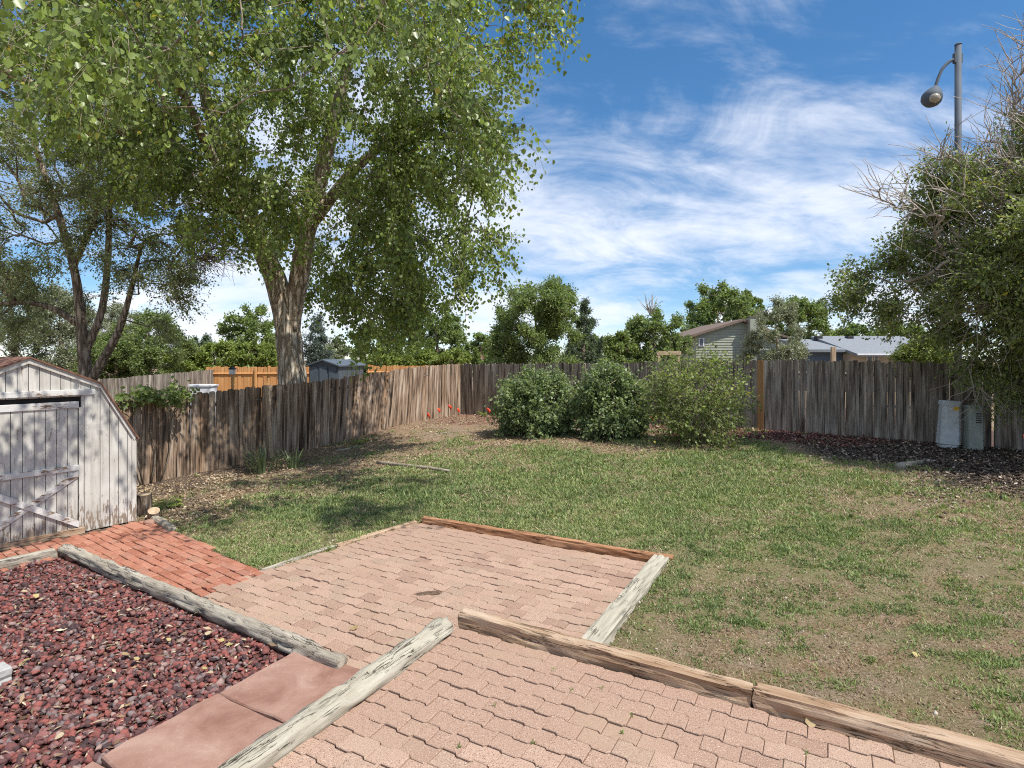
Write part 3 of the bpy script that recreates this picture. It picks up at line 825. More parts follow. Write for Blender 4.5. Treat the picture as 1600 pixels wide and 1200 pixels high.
shed = tag(empty('barn_shed', (SHED_C[0], SHED_C[1], -.41), R(90) - TH), 'white gambrel roof garden shed with peeling paint and braced door', 'shed')
HW, EV, KX, KZ, PK, DP = 1.237, 1.24, .783, 2.01, 2.36, 2.4
def roof_h(x):
    x = abs(x)
    return PK - (PK - KZ) * x / KX if x < KX else KZ - (KZ - EV) * (x - KX) / (HW - KX)
x = -HW
while x < HW - .01:
    x1 = min(HW, x + .1125)
    z0 = 1.845 if (abs((x + x1) / 2) < .60) else 0
    pts = [(x + .0035, z0), (x1 - .0035, z0), (x1 - .0035, roof_h(x1) - .02)]
    for k in (-KX, 0, KX):
        if x + .01 < k < x1 - .01: pts.insert(3, (k, roof_h(k) - .02))
    pts.append((x + .0035, roof_h(x) - .02))
    add('plank', prism_mesh('plank', pts, 'y', 0, .02, M['paint']), shed)
    x = x1
bodypts = [(-HW + .01, .02), (HW - .01, .02), (HW - .01, EV - .03), (KX, KZ - .04), (0, PK - .04), (-KX, KZ - .04), (-HW + .01, EV - .03)]
add('wall', prism_mesh('wall', bodypts, 'y', .022, DP, M['dark_inside']), shed)
for sx in (-1, 1):
    n_ = 18
    for i in range(n_):
        y0 = .022 + i * (DP - .03) / n_
        add('side_plank', box_mesh('side_plank', sx * HW - .008, sx * HW + .008, y0 + .003, y0 + (DP - .03) / n_ - .003, 0, EV - .02, M['paint']), shed)
    add('corner_trim', box_mesh('corner_trim', sx * (HW - .028) - .03, sx * (HW - .028) + .03, -.018, 0, 0, EV - .03, M['paint'], .003), shed)
    add('door_trim', box_mesh('door_trim', sx * .645 - .045, sx * .645 + .045, -.02, 0.001, .0, 1.93, M['paint'], .003), shed)
    add('door_trim', box_mesh('door_trim', sx * .567 - .03, sx * .567 + .03, -.012, .004, .0, 1.70, M['paint'], .003), shed)
roof = add('roof', prism_mesh('roof', [(-HW - .03, EV - .05), (-KX - .006, KZ + .016), (0, PK + .024), (KX + .006, KZ + .016), (HW + .03, EV - .05), (HW + .012, EV - .055), (KX, KZ - .005), (0, PK + .005), (-KX, KZ - .005), (-HW - .012, EV - .055)], 'y', -.055, DP + .04, M['roof_edge']), shed)
for (xa, za, xb, zb) in ((0, PK, KX, KZ), (KX, KZ, HW, EV), (0, PK, -KX, KZ), (-KX, KZ, -HW, EV)):
    sg = 1 if xb > xa else -1
    add('rake_trim', prism_mesh('rake_trim', [(xa, za - .0), (xb, zb - .0), (xb - sg * (.0 if abs(xb) < HW else .03), zb - .065), (xa, za - .065)], 'y', -.03, -.002, M['paint']), shed)
add('header_trim', box_mesh('header_trim', -.72, .72, -.035, 0.001, 1.862, 1.94, M['worn_paint'], .004), shed)
door = add('door', box_mesh('door', -.53, .53, .012, .022, .05, 1.78, M['dark_inside']), shed)
for i in range(9):
    x0 = -.53 + i * .1178
    add('plank', box_mesh('plank', x0 + .003, x0 + .1148, .0, .012, .06, 1.775, M['paint'], .002), door)
add('rail', box_mesh('rail', -.535, .535, -.020, -.001, 1.69, 1.78, M['worn_paint'], .004), door)
add('rail', box_mesh('rail', -.535, .535, -.022, -.001, .845, .92, M['worn_paint'], .004), door)
add('rail', box_mesh('rail', -.60, .60, -.030, -.001, -.02, .07, M['brown_timber'], .004), door)
for sg in (1, -1):
    p_ = [(-.53, .10 if sg > 0 else .80), (-.53, .20 if sg > 0 else .70), (.53, .80 if sg < 0 else .20), (.53, .10)]
    if sg > 0: pts = [(-.53, .075), (-.53, .165), (.53, .845), (.53, .755)]
    else: pts = [(-.53, .755), (-.53, .845), (.53, .165), (.53, .075)]
    add('brace', prism_mesh('brace', pts, 'y', -.019 if sg > 0 else -.034, -.001 if sg > 0 else -.0195, M['worn_paint']), door)

# ------------------------------------------------------------------ vegetation machinery
LEAF6 = np.array([(0, 0, 0), (-.46, .22, .10), (-.36, .62, .08), (0, 1, 0), (.36, .62, .08), (.46, .22, .10)])
LEAF6F = np.array([(0, 3, 2, 1), (0, 5, 4, 3)])
LEAF4 = np.array([(0, 0, 0), (-.34, .5, .07), (0, 1, 0), (.34, .5, .07)])
LEAF4F = np.array([(0, 2, 1, 1), (0, 3, 2, 2)])
def leaves_mesh(P, axis, nrm, size, shape=LEAF6, narrow=1.0):
    axis = unit(axis); nrm = unit(nrm - axis * (nrm * axis).sum(1, keepdims=True)); side = np.cross(axis, nrm)
    S = shape * np.array([narrow, 1, 1])
    V = P[:, None] + size[:, None, None] * (S[None, :, 0:1] * side[:, None] + S[None, :, 1:2] * axis[:, None] + S[None, :, 2:3] * nrm[:, None])
    if shape is LEAF6: F0 = LEAF6F
    else: F0 = np.array([(0, 3, 2, 1)])
    n = len(P)
    return V.reshape(-1, 3), (F0[None] + (np.arange(n) * len(shape))[:, None, None]).reshape(-1, 4)
def blob_points(blobs, n, shell=.35):
    """random points through the volume of a union of ellipsoids, thinned at the core"""
    vol = np.array([r_[0] * r_[1] * r_[2] * (w[0] if w else 1.) for _, r_, *w in blobs]); pk = rng.choice(len(blobs), n, p=vol / vol.sum())
    d = unit(rng.normal(size=(n, 3))); rad = (shell + (1 - shell) * rng.random(n)) ** .6
    C = np.array([b_[0] for b_ in blobs], float)[pk]; Rr = np.array([b_[1] for b_ in blobs], float)[pk]
    return C + d * rad[:, None] * Rr
def grow(limbs, targets, arch=.12, step=.55):
    P = [p for l in limbs for p in l[:, :3]]; par = []
    for l in limbs:
        b0 = len(par); par += [-1 if i == 0 else b0 + i - 1 for i in range(len(l))]
    n0 = len(P); P = [np.array(p) for p in P]
    arr = np.array(P); d0 = np.array([np.min(np.linalg.norm(arr - t, axis=1)) for t in targets])
    buf = np.empty((n0 + len(targets) * 30, 3)); buf[:n0] = arr; cnt = n0
    tips = []
    for ti in np.argsort(d0):
        t = targets[ti]
        dd = buf[:cnt] - t; dist = np.linalg.norm(dd, axis=1) + .35 * np.maximum(0, dd[:, 2])
        j = int(np.argmin(dist)); p0 = buf[j].copy(); D = np.linalg.norm(t - p0)
        k = int(min(24, max(2, round(D / step))))
        ctl = (p0 + t) / 2 + np.array([0, 0, arch * D]) + rng.normal(0, .09 * D, 3)
        prev = j
        for i in range(1, k + 1):
            f = i / k; q = (1 - f) ** 2 * p0 + 2 * f * (1 - f) * ctl + f * f * t
            q = q + rng.normal(0, .012 * min(1, D), 3)
            buf[cnt] = q; par.append(prev); prev = cnt; cnt += 1
        tips.append(prev)
    par = np.array(par); pos = buf[:cnt]
    w = np.zeros(cnt); w[tips] = 1
    for i in range(cnt - 1, n0 - 1, -1): w[par[i]] += w[i]
    return pos, par, n0, w, np.array(tips)
def twigs(start, d0, steps, step, droop, wig):
    n = len(start); pts = [start]; d = unit(d0)
    for _ in range(steps):
        d = unit(d + np.array([0, 0, -droop]) + rng.normal(0, wig, (n, 3)))
        pts.append(pts[-1] + d * step[:, None])
    return np.stack(pts, 1)
def foliage(start, d0, steps, seg, droop, wig, per, leaf, hang, shape=LEAF6, narrow=1., up=.3, spread=.05, tube=None, minz=None):
    """leafy twigs: returns leaf verts/faces/rnd and twig tubes"""
    tw = twigs(start, d0, steps, seg, droop, wig)
    n = len(start)
    k = steps * per
    t = rng.random((n, k)) * steps; i = np.minimum(t.astype(int), steps - 1); f = (t - i)[..., None]
    rows = np.arange(n)[:, None]
    P0, P1 = tw[rows, i], tw[rows, i + 1]
    P = (P0 * (1 - f) + P1 * f + rng.normal(0, spread, (n, k, 3))).reshape(-1, 3)
    dirv = (P1 - P0).reshape(-1, 3)
    axis = unit(dirv) * .5 + rng.normal(0, .55, P.shape) + np.array([0, 0, -hang])
    nrm = rng.normal(0, 1, P.shape) + np.array([0, 0, up])
    size = leaf * rng.uniform(.45, 1.3, len(P))
    clump = np.repeat(rng.normal(0, .13, n), k)
    rnd = np.clip(.45 + clump + rng.normal(0, .22, len(P)), 0, 1)
    if minz is not None:
        kp = P[:, 2] > minz; P, axis, nrm, size, rnd = P[kp], axis[kp], nrm[kp], size[kp], rnd[kp]
    V, F_ = leaves_mesh(P, axis, nrm, size, shape, narrow)
    rv = np.repeat(rnd, len(shape))
    tv = None
    if tube:
        a_ = tw[:, :-1].reshape(-1, 3); b_ = tw[:, 1:].reshape(-1, 3)
        rr = np.tile(np.linspace(tube, tube * .4, steps + 1), (n, 1))
        tv = frusta(a_, b_, rr[:, :-1].ravel(), rr[:, 1:].ravel(), 3)
    return V, F_, rv, tv, (P, axis, nrm, size, rnd)
def join(parts):
    V, F_, b = [], [], 0
    for v, f in parts:
        V.append(v); F_.append(np.asarray(f) + b); b += len(v)
    return np.vstack(V), np.vstack(F_)

def tree(name, label, cat, base, limbs, blobs, n_t, n_tw, per=5, steps=5, seg=.16, leaf=.07, droop=.12, wig=.22, hang=.6, lmat='far_leaf', bmat='elm_bark', tmat='twig',
         shape=LEAF6, narrow=1., rt=.10, arch=.12, trunk_k=14, up=.3, group=None, bump=.10, bare=0, bare_blobs=None, spread=.05, own_leaves=0, outw=.9, shell=.35, minz=None, tw_tube=.006, step=.55):
    """limbs: list of [(x,y,z,r),...] relative to base; first is the trunk"""
    root = tag(empty(name, base), label, cat, group)
    LL = [spline(l, max(6, int(np.linalg.norm(np.diff(np.array(l)[:, :3], axis=0), axis=1).sum() / .3))) for l in limbs]
    for i, l in enumerate(LL):
        V, F_ = tube_path(l[:, :3], l[:, 3], trunk_k if i == 0 else max(6, trunk_k - 6), bump, 5., i * 3.3)
        add('trunk' if i == 0 else 'limb', make_mesh('trunk', V, F_, M[bmat], True), root)
    bl = [(np.array(c) - np.array(base) * np.array([1, 1, 0]) * 0, *r_) for c, *r_ in blobs]
    tg = blob_points(bl, n_t, shell)
    if minz is not None: tg[:, 2] = np.maximum(tg[:, 2], minz)
    pos, par, n0, w, tips = grow([l[:, :3] for l in LL], tg, arch, step)
    ids = np.arange(n0, len(pos))
    r_own = np.clip(rt * np.sqrt(w[ids] / max(w[ids].max(), 1)), .007, rt)
    pr = par[ids]; r_par = np.where(pr >= n0, np.clip(rt * np.sqrt(w[pr] / max(w[ids].max(), 1)), .007, rt), r_own)
    r_par = np.minimum(r_par, r_own * 1.35)
    V, F_ = frusta(pos[pr], pos[ids], r_par, r_own, 5)
    pool = ids[(w[ids] <= 2.5)]
    st = pos[rng.choice(pool, n_tw)] + rng.normal(0, .05, (n_tw, 3))
    ctr = np.average(tg, axis=0)
    od = unit(st - ctr) * outw + rng.normal(0, .6, st.shape) + np.array([0, 0, .25])
    lv, lf, lr, tv, raw = foliage(st, od, steps, seg * rng.uniform(.6, 1.35, n_tw), droop, wig, per, leaf, hang, shape, narrow, up, spread, tw_tube, minz)
    parts = [(V, F_)]
    if tv is not None: parts.append(tv)
    if bare:
        bt = pos[rng.choice(pool, bare)] if bare_blobs is None else None
        if bare_blobs is not None:
            t2 = blob_points(bare_blobs, bare, .5)
            p2, pa2, m0, w2, tp2 = grow([pos], t2, .1, .35)
            i2 = np.arange(m0, len(p2)); r2 = np.clip(.028 * np.sqrt(w2[i2] / max(1, w2[i2].max())) + .006, .008, .04)
            parts.append(frusta(p2[pa2[i2]], p2[i2], r2 * 1.1, r2, 4))
            bt = np.repeat(p2[i2], 2, axis=0)
        od2 = unit(bt - ctr) * .9 + rng.normal(0, .6, bt.shape) + np.array([0, 0, .3])
        tw2 = twigs(bt, od2, 4, rng.uniform(.10, .26, len(bt)), .0, .22)
        rr = np.tile(np.linspace(.009, .004, 5), (len(bt), 1))
        parts.append(frusta(tw2[:, :-1].reshape(-1, 3), tw2[:, 1:].reshape(-1, 3), rr[:, :-1].ravel(), rr[:, 1:].ravel(), 3))
    V, F_ = join(parts)
    add('branches', make_mesh('branches', V, F_, M[tmat]), root)['kind'] = 'stuff'
    if own_leaves:
        Pw, axis, nrm, size, rnd = raw
        wpos = Pw + np.array(base)
        u_ = wpos[:, 0] / np.maximum(wpos[:, 1], .1); v_ = (wpos[:, 2] - CZ) / np.maximum(wpos[:, 1], .1)
        vis = (wpos[:, 1] > 1) & (np.abs(u_) < .9) & (v_ < .63) & (v_ > -.7)
        dist = np.where(vis, wpos[:, 1], 1e9); near_ = np.argsort(dist)[:own_leaves]
        mask = np.ones(len(Pw), bool); mask[near_] = False
        lv, lf = leaves_mesh(Pw[mask], axis[mask], nrm[mask], size[mask], shape, narrow); lr = np.repeat(rnd[mask], len(shape))
    crown = add('crown', make_mesh('crown', lv, lf, M[lmat], False, {'rnd': ('FLOAT', lr)}), root)
    crown['kind'] = 'stuff'
    if own_leaves:
        lm = []
        for q in (.2, .42, .6, .85):
            v, f = leaves_mesh(np.zeros((1, 3)), np.array([[0, 1., 0]]), np.array([[0, 0, 1.]]), np.ones(1), shape, narrow)
            lm.append(make_mesh('leaf', v, f, M[lmat], False, {'rnd': ('FLOAT', np.full(len(v), q))}))
        holder = add('branch', make_mesh('branch', *frusta(pos[pr[-3:]], pos[ids[-3:]], r_own[-3:], r_own[-3:], 5), M[tmat]), root) if False else crown
        for i in near_:
            ax = Vector(axis[i]).normalized(); nn_ = Vector(nrm[i]); nn_ = (nn_ - ax * nn_.dot(ax)).normalized(); sd_ = ax.cross(nn_)
            o = add('leaf', lm[int(rnd[i] * 3.99)], holder)
            o.matrix_local = Matrix.Translation(Vector(Pw[i])) @ Matrix((sd_, ax, nn_)).transposed().to_4x4() @ Matrix.Scale(size[i], 4)
    return root

def rel_blobs(base, blobs):
    b0 = np.array(base)
    return [(np.array(c) - b0, r_) if len(rest) == 0 else (np.array(c) - b0, r_, rest[0]) for c, r_, *rest in blobs]

# ---- the cottonwood behind the left fence, its crown hanging over the yard
cb = np.array([-6.45, 16.4, -.65])
cw_limbs = [
    [(.30, 0, 0, .46), (.26, 0, .8, .42), (.16, 0, 1.8, .385), (.03, 0, 3.0, .36), (-.1, 0, 4.0, .34), (-.38, -.1, 5.0, .29), (-.8, -.4, 6.2, .27), (-1.3, -.9, 7.8, .2), (-1.6, -1.5, 9.6, .13), (-1.7, -2, 11.5, .07)],
    [(.05, 0, 3.4, .27), (.32, -.1, 4.6, .25), (.7, -.4, 6.2, .25), (1.4, -1., 8.0, .2), (2.2, -1.8, 10., .13), (2.8, -2.4, 11.8, .06)],
    [(-.5, -.2, 5.6, .16), (-1.0, -2.2, 7.6, .11), (-.6, -5, 9.2, .08), (1.0, -8, 9.3, .055), (4.0, -10, 9.3, .03)],
    [(.7, -.4, 6.2, .17), (2.2, -1.2, 7.6, .13), (3.8, -2.0, 8.3, .09), (5.2, -2.6, 7.9, .05)],
    [(-.9, -.5, 6.4, .16), (-2.8, -2.6, 8, .12), (-4.2, -5.0, 8.6, .07)],
]
cw_blobs = [((-5.1, 13.6, 8.4), (4.7, 4.2, 4.1), .8), ((-1.9, 13., 5.7), (1.5, 1.7, 3.0), 1.9), ((-3.4, 14.0, 4.6), (1.2, 1.5, 2.1), 2.0), ((-5.9, 17.4, 4.7), (.8, .9, 1.5), 1.5),
            ((-3.6, 6.6, 6.1), (3.3, 2.0, 1.3), .65), ((-7.0, 9.8, 7.7), (3.4, 2.6, 2.1), .35), ((-.7, 9.4, 7.6), (1.2, 2.0, 2.6), .9), ((1.8, 6.0, 8.6), (1.9, 1.8, 1.1), .45)]
tree('cottonwood_tree', 'huge cottonwood with furrowed trunk and drooping leafy crown', 'tree', cb, cw_limbs, rel_blobs(cb, cw_blobs), 850, 5400, per=5, steps=6, seg=.16,
     leaf=.078, droop=.24, wig=.2, hang=1.0, lmat='cottonwood_leaf', bmat='cottonwood_bark', tmat='twig', rt=.042, trunk_k=40, bump=.16, own_leaves=260, spread=.07, up=.2)

# ---- the elm behind the shed
eb = np.array([-11.35, 15.2, -.8])
elm_limbs = [
    [(0, 0, 0, .20), (0, 0, 1.6, .17), (-.05, 0, 2.6, .15), (-.18, 0, 4.0, .12), (-.35, 0, 5.2, .10), (-.9, .1, 6.8, .09), (-1.5, .1, 8.6, .06), (-1.7, 0, 10.2, .03)],
    [(.03, 0, 2.0, .12), (.5, -.1, 2.7, .11), (1.0, -.2, 3.5, .09), (1.35, -.3, 4.4, .07), (1.7, -.4, 5.6, .04)],
    [(-.05, 0, 2.9, .10), (.32, .1, 4.0, .085), (.42, .2, 5.4, .08), (.5, .2, 7.2, .06), (.9, .2, 9.0, .03)],
    [(-.15, 0, 3.6, .09), (-.8, -.2, 4.1, .08), (-1.7, -.4, 4.2, .06), (-2.6, -.6, 3.8, .035)],
    [(-.35, 0, 5.2, .08), (.1, 0, 6.2, .07), (.5, -.1, 7.0, .05), (1.2, -.2, 7.5, .03)],
]
elm_blobs = [((-13.2, 15.4, 3.6), (1.5, 1.2, 1.2), .9), ((-9.9, 15.6, 3.4), (.9, .9, .8), .7), ((-12.2, 15.2, 7.6), (2.9, 2.2, 2.7)), ((-10.0, 15.0, 6.2), (1.9, 1.8, 1.9)), ((-9.4, 14.8, 4.6), (1.3, 1.4, 1.2)), ((-13.6, 15, 4.6), (1.6, 1.6, 1.3), .7)]
tree('elm_tree', 'dark trunked elm with small leaves rising behind the white shed', 'tree', eb, elm_limbs, rel_blobs(eb, elm_blobs), 380, 3600, per=6, steps=5, seg=.15, leaf=.062, droop=.05, wig=.25, hang=.3,
     lmat='elm_leaf', bmat='elm_bark', tmat='dark_twig', shape=LEAF4, rt=.06, trunk_k=20, bump=.12, bare=60, bare_blobs=[(np.array([-7.9, 14.6, 4.9]) - eb, (.7, .6, .5))])

# ---- the tree hanging over the right corner
rbp = np.array([11.9, 9.6, .0])
rt_limbs = [
    [(0, 0, 0, .22), (-.1, 0, 1.2, .19), (-.2, .1, 2.4, .17), (-.4, .2, 3.6, .14), (-.9, .3, 4.6, .10), (-1.6, .4, 5.3, .06), (-2.4, .5, 5.6, .03)],
    [(-.2, .1, 2.4, .12), (-1.2, .5, 3.2, .10), (-2.3, .8, 3.8, .07), (-3.4, 1.0, 3.9, .035)],
    [(-.4, .2, 3.6, .10), (-.6, .5, 5.0, .08), (-1.2, .6, 6.2, .05), (-1.9, .7, 7.2, .025)],
    [(-.15, .0, 1.8, .10), (-.8, -.6, 2.8, .08), (-1.6, -1.2, 3.6, .05), (-2.3, -1.6, 3.8, .03)],
]
rt_blobs = [((7.7, 11.7, 3.3), (1.0, .8, .6), 1.3), ((9.55, 11.3, 2.3), (1.0, .65, .85), 1.6), ((9.2, 10.6, 3.4), (1.1, 1.0, .9), 1.3), ((9.1, 11.0, 5.0), (1.3, 1.1, .8), .6), ((10.2, 10.8, 5.8), (1.3, 1.1, .7), .45), ((10.9, 10.4, 3.9), (1.2, 1.1, 1.2), 1.2), ((10.0, 9.8, 3.6), (1.6, 1.2, 1.5)), ((9.9, 10.9, 4.9), (1.6, 1.3, 1.0)), ((9.6, 10.8, 4.0), (2.0, 1.7, 1.35)), ((8.5, 11.4, 3.3), (1.5, 1.3, 1.2)), ((10.6, 10.0, 2.7), (1.7, 1.4, 1.1), 1.2), ((9.95, 11.2, 1.9), (.75, .7, .8), 1.6), ((10.9, 10.6, 5.2), (1.6, 1.5, 1.0)), ((9.2, 8.2, 4.2), (1.3, 1.2, .9), .7)]
tree('overhanging_tree', 'leafy tree with bare upper twigs overhanging the utility boxes', 'tree', rbp, rt_limbs, rel_blobs(rbp, rt_blobs), 480, 4700, per=6, steps=5, seg=.115, leaf=.075, droop=.06, wig=.25, hang=.35,
     lmat='ash_leaf', bmat='elm_bark', tmat='pale_twig', shape=LEAF4, narrow=.8, rt=.05, trunk_k=14, bare=330, spread=.06,
     bare_blobs=[(np.array([10.3, 10.4, 7.0]) - rbp, (1.3, 1.0, 1.1)), (np.array([10.2, 10.2, 6.0]) - rbp, (1.5, 1.2, 1.2)), (np.array([8.3, 10.6, 4.9]) - rbp, (1.5, .9, .9)), (np.array([9.3, 9.9, 4.6]) - rbp, (1.0, .5, 1.2)), (np.array([9.0, 10.6, 3.3]) - rbp, (1.2, .8, 1.0)), (np.array([9.4, 11.1, 1.7]) - rbp, (.6, .4, .6))])

# ---- the three yard shrubs
def shrub(label, u, v, w, h, n_t, n_tw, lmat, per, leaf, open_=False, seed=0, dep=None):
    p = at(u, v); p[1] += w * .35; p[0] = (u - 800) / FPX * p[1]; p[2] = gz(p[0], p[1])
    limbs = []
    for i in range(7):
        an = i * 2 * math.pi / 7 + seed; rr = .32 * w
        limbs.append([(.06 * math.cos(an), .06 * math.sin(an), -.03, .022), (.35 * rr * math.cos(an), .35 * rr * math.sin(an), .35 * h, .017), (.75 * rr * math.cos(an + .2), .75 * rr * math.sin(an + .2), .62 * h, .010), (rr * math.cos(an), rr * math.sin(an), .8 * h, .005)])
    if open_:
        bl = [(np.array([0, 0, .50 * h]), (w * .46, w * .42, h * .46)), (np.array([.05 * w, 0, .25 * h]), (w * .36, w * .34, h * .25))]
    else:
        bl = [(np.array([0, 0, .48 * h]), (w * .47, w * .42, h * .46)), (np.array([0, -.05, .2 * h]), (w * .46, w * .42, h * .22)), (np.array([-.12 * w, 0, .74 * h]), (w * .25, w * .25, h * .25))]
    return tree('shrub', label, 'shrub', p, limbs, bl, n_t, n_tw, per=per, steps=4, seg=.10 if not open_ else .19, leaf=leaf, droop=.02, wig=.22, hang=.45, lmat=lmat, bmat='dark_twig', tmat='twig',
                shape=LEAF4, narrow=1.15, rt=.016, trunk_k=6, bump=0, arch=-.05, group='shrubs by the back fence', up=.8, minz=.04, step=.3, tw_tube=.004, spread=.03, shell=.3)
shrub('dense rounded green shrub standing nearest the orange flags', 838, 684, 2.05, 1.52, 280, 1600, 'lilac_leaf', 5, .075, seed=.1)
shrub('dense green shrub between the rounded shrub and the loose airy shrub', 955, 688, 1.62, 1.66, 240, 1300, 'lilac_leaf', 5, .075, seed=.9)
shrub('loose airy shrub with upright twigs standing at the end of the shrub row', 1088, 702, 1.75, 1.95, 150, 620, 'ash_leaf', 5, .066, True, seed=.5)

# ------------------------------------------------------------------ background trees
def bg_tree(label, u, v_top, v_bot, wpx, Y, lmat='far_leaf', n=1100, leaf=None, cat='tree', name='background_tree', conifer=False, lobes=5, seed=1, group='trees beyond the fences', airy=0., base_v=None):
    r0 = np.random.default_rng(seed)
    X = (u - 800) / FPX * Y; zt = CZ - (v_top - HOR) / FPX * Y; zb = CZ - (v_bot - HOR) / FPX * Y
    w = wpx / FPX * Y; g0 = gz(X, Y) - .1
    base = np.array([X, Y, g0]); H = zt - g0; lo = max(.3, zb - g0)
    leaf = leaf or max(.075, Y * .0036)
    if conifer:
        bl = []
        for k in range(7):
            f = k / 6; rr = w * .5 * (1 - f) ** .8 + .08 * w
            bl.append((np.array([0, 0, lo + (H - lo) * (.08 + .86 * f)]), (rr, rr, (H - lo) * .09), 1.0))
        limbs = [[(0, 0, 0, .03 * H * .6), (0, 0, H * .5, .02 * H * .6), (0, 0, H, .01)]]
    else:
        bl = [(np.array([0, 0, (lo + H) / 2]), (w * .46, w * .46, (H - lo) * .47))]
        for k in range(lobes):
            an = k * 2.4 + seed; rr = w * .28; f = r0.uniform(.18, .84)
            k_ = .55 + .45 * math.sin(math.pi * min(1, f + .1))
            s_ = r0.uniform(.2, .3)
            bl.append((np.array([rr * math.cos(an) * k_, rr * math.sin(an) * k_, lo + (H - lo) * f]), (w * s_, w * s_, (H - lo) * r0.uniform(.13, .2)), 1.3))
        for k in range(4):
            an = k * 1.57 + seed
            bl.append((np.array([w * .27 * math.cos(an), w * .27 * math.sin(an), lo + (H - lo) * .12]), (w * .24, w * .24, (H - lo) * .2), 1.0))
        bl.append((np.array([r0.uniform(-.1, .1) * w, 0, H - (H - lo) * .14]), (w * .15, w * .15, (H - lo) * .14), 1.5))
        limbs = [[(0, 0, 0, .022 * H + .05), (.02 * w, 0, lo + .2 * (H - lo), .018 * H + .03), (-.02 * w, 0, H * .8, .02)]]
    ntw = int(n * 2.8)
    return tree(name, label, cat, base, limbs, bl, max(60, n // 6), ntw, per=5, steps=3, seg=max(.12, w * .03), leaf=leaf, droop=.02 if not conifer else .05, wig=.3, hang=.2, lmat=lmat, bmat='elm_bark', tmat='dark_twig',
                shape=LEAF4, narrow=1.2 if not conifer else .6, rt=.05, trunk_k=8, bump=0, group=group, spread=max(.05, w * .018), tw_tube=.008, step=max(.5, w * .1), shell=.28 + airy)
bg_tree('rounded green tree seen left of the cottonwood trunk', 398, 478, 575, 100, 46, 'far_leaf_light', 700, seed=2)
for i, (u, w, h, Y) in enumerate(((285, 70, 540, 36), (335, 76, 536, 37), (390, 74, 533, 36), (425, 60, 538, 38))):
    bg_tree(('yellow green bush above the old grey neighbor fence', 'yellow green bush behind the left end of the cedar fence', 'yellow green bush rising behind the bird feeder', 'yellow green bush close beside the cottonwood trunk')[i], u, h, 590, w, Y, 'yellow_leaf', 420, cat='bush', name='background_bush', seed=20 + i, group='yellow green bushes above the neighbor fences')
bg_tree('small dark pointed conifer, the shorter of a pair', 306, 528, 565, 16, 60, 'pine_leaf', 200, conifer=True, cat='conifer', name='background_conifer', seed=30)
bg_tree('small dark pointed conifer, the taller of a pair', 322, 522, 565, 20, 58, 'pine_leaf', 240, conifer=True, cat='conifer', name='background_conifer', seed=31)
bg_tree('bluish spruce partly hidden by the cottonwood trunk', 497, 500, 590, 60, 33, 'spruce_leaf', 500, conifer=True, cat='spruce', name='blue_spruce', seed=32)
bg_tree('grey leafed brush beside the blue spruce', 520, 530, 580, 40, 36, 'olive_leaf', 220, cat='bush', name='background_bush', seed=33)
bg_tree('green tree below the hanging end of the cottonwood crown', 682, 478, 575, 92, 50, 'far_leaf', 800, seed=3)
for i, (u, w, h, Y) in enumerate(((600, 60, 548, 40), (655, 64, 546, 42), (705, 60, 548, 41))):
    bg_tree(('pale green bush next to the dark metal shed', 'pale green bush between two other pale bushes beyond the left fence', 'pale green bush near the thin white pole')[i], u, h, 590, w, Y, 'yellow_leaf', 320, cat='bush', name='background_bush', seed=40 + i, group='pale bushes above the left fence')
bg_tree('dense green tree standing behind the dark metal shed roof', 590, 505, 590, 90, 52, 'far_leaf_light', 600, seed=70)
bg_tree('wide low green tree far behind the rounded shrub', 780, 528, 590, 90, 70, 'far_leaf', 450, seed=71)
bg_tree('wide low green tree far behind the pine', 930, 530, 590, 110, 72, 'far_leaf', 500, seed=72)
bg_tree('wide low green tree far left of the sided house', 1075, 528, 590, 90, 72, 'far_leaf', 450, seed=73)
bg_tree('wide green tree far behind the gap between the two houses', 1290, 520, 590, 110, 74, 'far_leaf_light', 500, seed=74)
bg_tree('low green tree beside the thin white pole', 752, 520, 590, 56, 55, 'far_leaf', 350, seed=48)
bg_tree('broad dense green tree behind the rounded shrub', 838, 440, 600, 150, 33, 'far_leaf', 1700, lobes=9, seed=5)
bg_tree('dark pine with open branches beside the broad green tree', 912, 464, 580, 62, 42, 'pine_leaf', 650, conifer=True, cat='pine', name='background_pine', seed=6)
bg_tree('small pale green tree between the pine and the tree with dead top', 966, 520, 590, 60, 34, 'far_leaf_light', 420, seed=7)
bg_tree('rounded green tree with a dead top above the airy shrub', 1022, 484, 590, 112, 36, 'far_leaf', 1000, lobes=7, seed=8)
bg_tree('leafy cottonwood rising left behind the sided house', 1122, 446, 560, 115, 62, 'far_leaf', 900, lobes=7, seed=9)
bg_tree('small leafy tree top above the house chimney', 1172, 458, 540, 50, 66, 'far_leaf', 350, seed=10)
bg_tree('leafy cottonwood rising right behind the sided house', 1248, 462, 570, 105, 64, 'far_leaf', 800, lobes=7, seed=11)
bg_tree('grey green open tree in front of the sided house', 1214, 470, 590, 98, 29, 'olive_leaf', 800, seed=12, airy=.1, leaf=.075)
bg_tree('low green tree behind the ranch house roof', 1330, 512, 570, 90, 68, 'far_leaf', 450, seed=13)
bg_tree('low green tree beyond the overhanging branches', 1420, 500, 570, 110, 66, 'far_leaf', 500, seed=14)
bg_tree('bright green bush in front of the ranch house', 1446, 538, 590, 74, 22, 'yellow_leaf', 420, cat='bush', name='background_bush', seed=15, leaf=.08)
